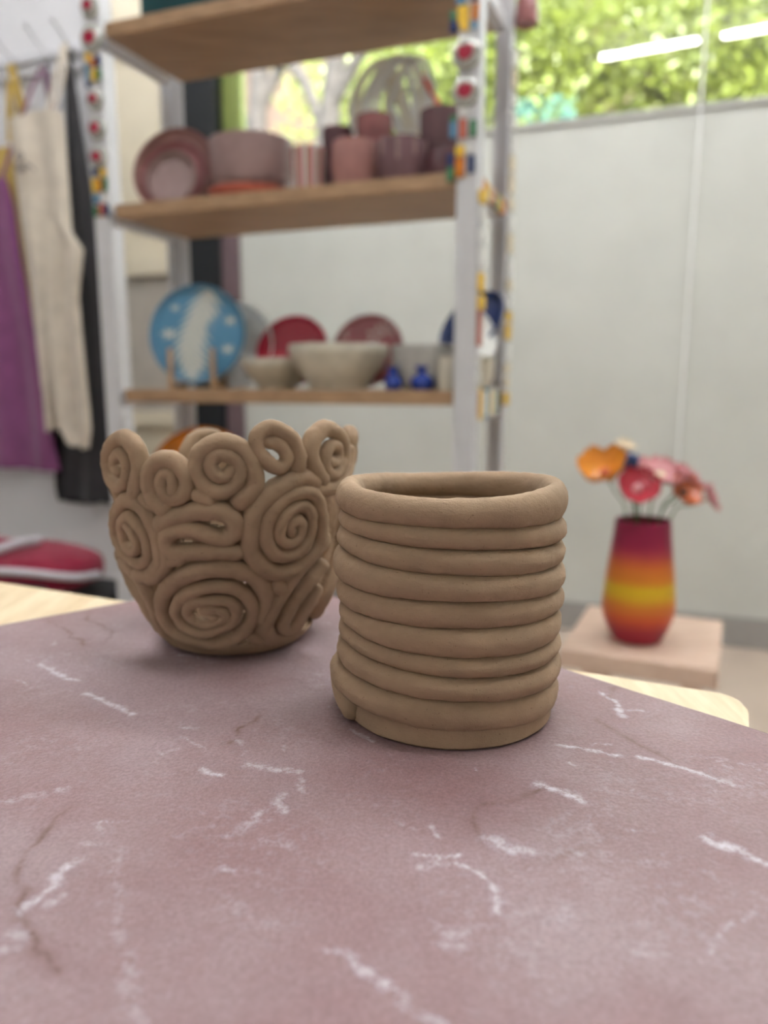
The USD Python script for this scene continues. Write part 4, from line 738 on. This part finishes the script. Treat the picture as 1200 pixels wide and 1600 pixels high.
def cloth(zs, lefts, rights, t0, folds, amp, seed, n=44, m=60, lean=0.0):
    """a hanging cloth: outline by height, vertical folds growing towards the hem"""
    z = np.linspace(zs[0], zs[-1], n); l = np.interp(-z, -np.array(zs), lefts); r = np.interp(-z, -np.array(zs), rights); w = np.linspace(0, 1, m)
    Sg = l[:, None] + (r - l)[:, None] * w; k = np.linspace(.25, 1, n)[:, None]
    F = amp * k * (np.sin(w[None, :] * folds * 2 * math.pi + seed + .6 * np.sin(z * 5)[:, None]) + .7 * (meshkit.fbm(np.stack([Sg * 14, np.broadcast_to(z[:, None] * 3, Sg.shape), 0 * Sg + seed], -1), 3, seed) - .5) * 2)
    hem = np.zeros_like(Sg); hem[-1] = (meshkit.fbm(np.stack([w * 5, 0 * w, 0 * w + seed], 1), 2, seed) - .5) * .02
    return sheet(np.stack([Sg, -(t0 + F + lean * k), z[:, None] + hem], -1), .0022, (0, -1, 0))
def strap(pts, w, mname, parent, name='strap'):
    p = catmull(np.array(pts), .02); d = np.gradient(p, axis=0); side = np.cross(d, (0, -1, 0)); side /= np.linalg.norm(side, axis=1, keepdims=True) + 1e-9
    obj(name, sheet(np.stack([p - side * w / 2, p + side * w / 2], 1), .002, (0, -1, 0)), M[mname], parent)
a1 = athing('apron', 'mustard yellow apron on the leftmost hook, behind the purple one', 'apron')
obj('apron_body', cloth([1.52, 1.40, 1.30, .95], [-.34, -.35, -.36, -.38], [-.055, -.030, -.035, -.06], .012, 2.5, .006, 3), M['mustard_cloth'], a1)
strap([AP(-.125, 1.53, .018), AP(-.110, 1.64, .024), AP(-.094, 1.715, .028)], .022, 'mustard_cloth', a1); strap([AP(-.062, 1.52, .018), AP(-.080, 1.64, .024), AP(-.092, 1.715, .030)], .026, 'mustard_cloth', a1)
a2 = athing('apron', 'purple apron hanging furthest left in front of the mustard one', 'apron')
obj('apron_body', cloth([1.43, 1.36, 1.25, 1.0, .70, .635], [-.28, -.30, -.33, -.35, -.36, -.36], [-.125, -.105, -.095, -.058, -.018, -.008], .045, 2.2, .013, 8), M['purple_cloth'], a2)
strap([AP(-.14, 1.43, .045), AP(-.085, 1.52, .045), AP(-.030, 1.62, .042), AP(.022, 1.695, .040)], .012, 'plum_strap', a2); strap([AP(.060, 1.40, .028), AP(.045, 1.56, .034), AP(.024, 1.695, .040)], .012, 'plum_strap', a2)
a3 = athing('apron', 'cream canvas apron with a small stitched emblem on the bib', 'apron')
obj('apron_body', cloth([1.565, 1.50, 1.40, 1.30, 1.24, 1.0, .80, .755], [-.072, -.066, -.062, -.058, -.056, -.050, -.044, -.042], [.105, .108, .110, .112, .115, .120, .100, .090], .075, 1.7, .020, 5), M['cream_cloth'], a3)
strap([AP(-.062, 1.555, .072), AP(.0, 1.58, .05), AP(.07, 1.565, .06)], .012, 'cream_cloth', a3, 'bib_hem')
strap([AP(.055, 1.555, .078), AP(.082, 1.64, .066), AP(.102, 1.73, .050)], .012, 'cream_cloth', a3); strap([AP(.075, 1.555, .078), AP(.108, 1.64, .066), AP(.116, 1.73, .054)], .012, 'cream_cloth', a3)
obj('side_flap', cloth([1.30, 1.22, 1.10, .9, .76, .715], [.062, .052, .045, .045, .06, .09], [.108, .170, .148, .158, .162, .150], .100, 1.3, .016, 14), M['cream_cloth'], a3, label='folded side flap of the apron')
emb = [[(-.022, 1.466), (-.010, 1.474), (.000, 1.468), (-.004, 1.456), (-.016, 1.450), (-.022, 1.442), (-.012, 1.434), (.002, 1.438)], [(-.030, 1.445), (-.024, 1.434), (-.012, 1.428), (.006, 1.432), (.016, 1.440)], [(.006, 1.446), (.018, 1.440), (.028, 1.433), (.036, 1.424)], [(-.018, 1.462), (-.012, 1.458), (-.006, 1.462)]]
ob_ = cat_([tube(catmull(np.array([AP(s - .012, z, .094) for s, z in e]), .004), .0026, 6) for e in emb]); obj('emblem', ob_, M['stitch'], a3, smooth=True, label='small brown stitched emblem')
a4 = athing('apron', 'charcoal apron on the rightmost hook, mostly behind the cream one', 'apron')
obj('apron_body', cloth([1.69, 1.55, 1.40, 1.20, .90, .60, .55], [.09, .085, .08, .06, .03, .0, .0], [.118, .132, .150, .172, .180, .17, .16], .036, 1.6, .007, 21), M['charcoal_cloth'], a4)
strap([AP(.100, 1.68, .03), AP(.108, 1.72, .04)], .03, 'charcoal_cloth', a4)
a5 = athing('apron', 'black apron whose hem hangs below the cream one', 'apron')
obj('apron_body', cloth([1.45, 1.0, .75, .58, .54], [-.03, -.03, -.055, -.065, -.055], [.10, .13, .16, .17, .16], .010, 2.0, .003, 31), M['black_cloth'], a5)
strap([AP(.03, 1.44, .016), AP(.026, 1.70, .035)], .018, 'black_cloth', a5)
bench = thing('bench', 'low dark bench under the aprons carrying the red bag', 'bench', W(-1.87, 1.40, 0), WROT)
obj('bench_seat', box(.66, .30, .03, 0, 0, .375, .006), M['black'], bench)
for x in (-.28, .28):
    for y in (-.11, .11): obj('bench_leg', box(.035, .035, .375, x, y, 0, .004), M['black'], bench)
bag = thing('bag', 'crimson red bag with white piping and straps lying on the dark bench', 'bag', W(-1.80, 1.40, .405), WROT)
def pillow(lx, ly, lz, e=2.6, n=40):
    m = trimesh.creation.uv_sphere(1.0, count=[n, 2 * n]); v = m.vertices; s = np.sign(v) * np.abs(v) ** (2 / e); m.vertices = s * [lx, ly, lz]; m.apply_translation((0, 0, lz)); return m
bb = pillow(.225, .13, .052, 3.0); bb.vertices += bb.vertex_normals * ((meshkit.fbm(bb.vertices * 18, 3, 4) - .5) * .016)[:, None]; bb.vertices[:, 2] = np.maximum(bb.vertices[:, 2], 0)
obj('body', bb, M['bag_red'], bag, smooth=True)
ph = np.radians(np.linspace(-160, 5, 60)); zb_ = .052 + .026 * np.sin((ph + 2.2) * 1.5); kz = np.clip(1 - np.abs((zb_ - .052) / .052) ** 3, .05, 1) ** (1 / 3)
pe = lambda c: np.sign(c) * np.abs(c) ** (2 / 3)
obj('piping', tube(np.stack([(.225 * kz + .008) * pe(np.cos(ph)), (.13 * kz + .008) * pe(np.sin(ph)), zb_], 1), .0085, 8), M['bag_white'], bag, smooth=True, label='white piping')
obj('handle', tube(catmull(np.array([(-.08, -.115, .085), (-.01, -.125, .090), (.05, -.11, .108), (.08, -.06, .122), (.06, .03, .112)]), .008), .010, 8), M['bag_white'], bag, smooth=True, label='white strap')
obj('mouth_slot', mv(rot(pillow(.055, .016, .014), 22, (0, 0, 1)), .150, -.118, .022), M['black_cloth'], bag, smooth=True, label='dark opening at the front')
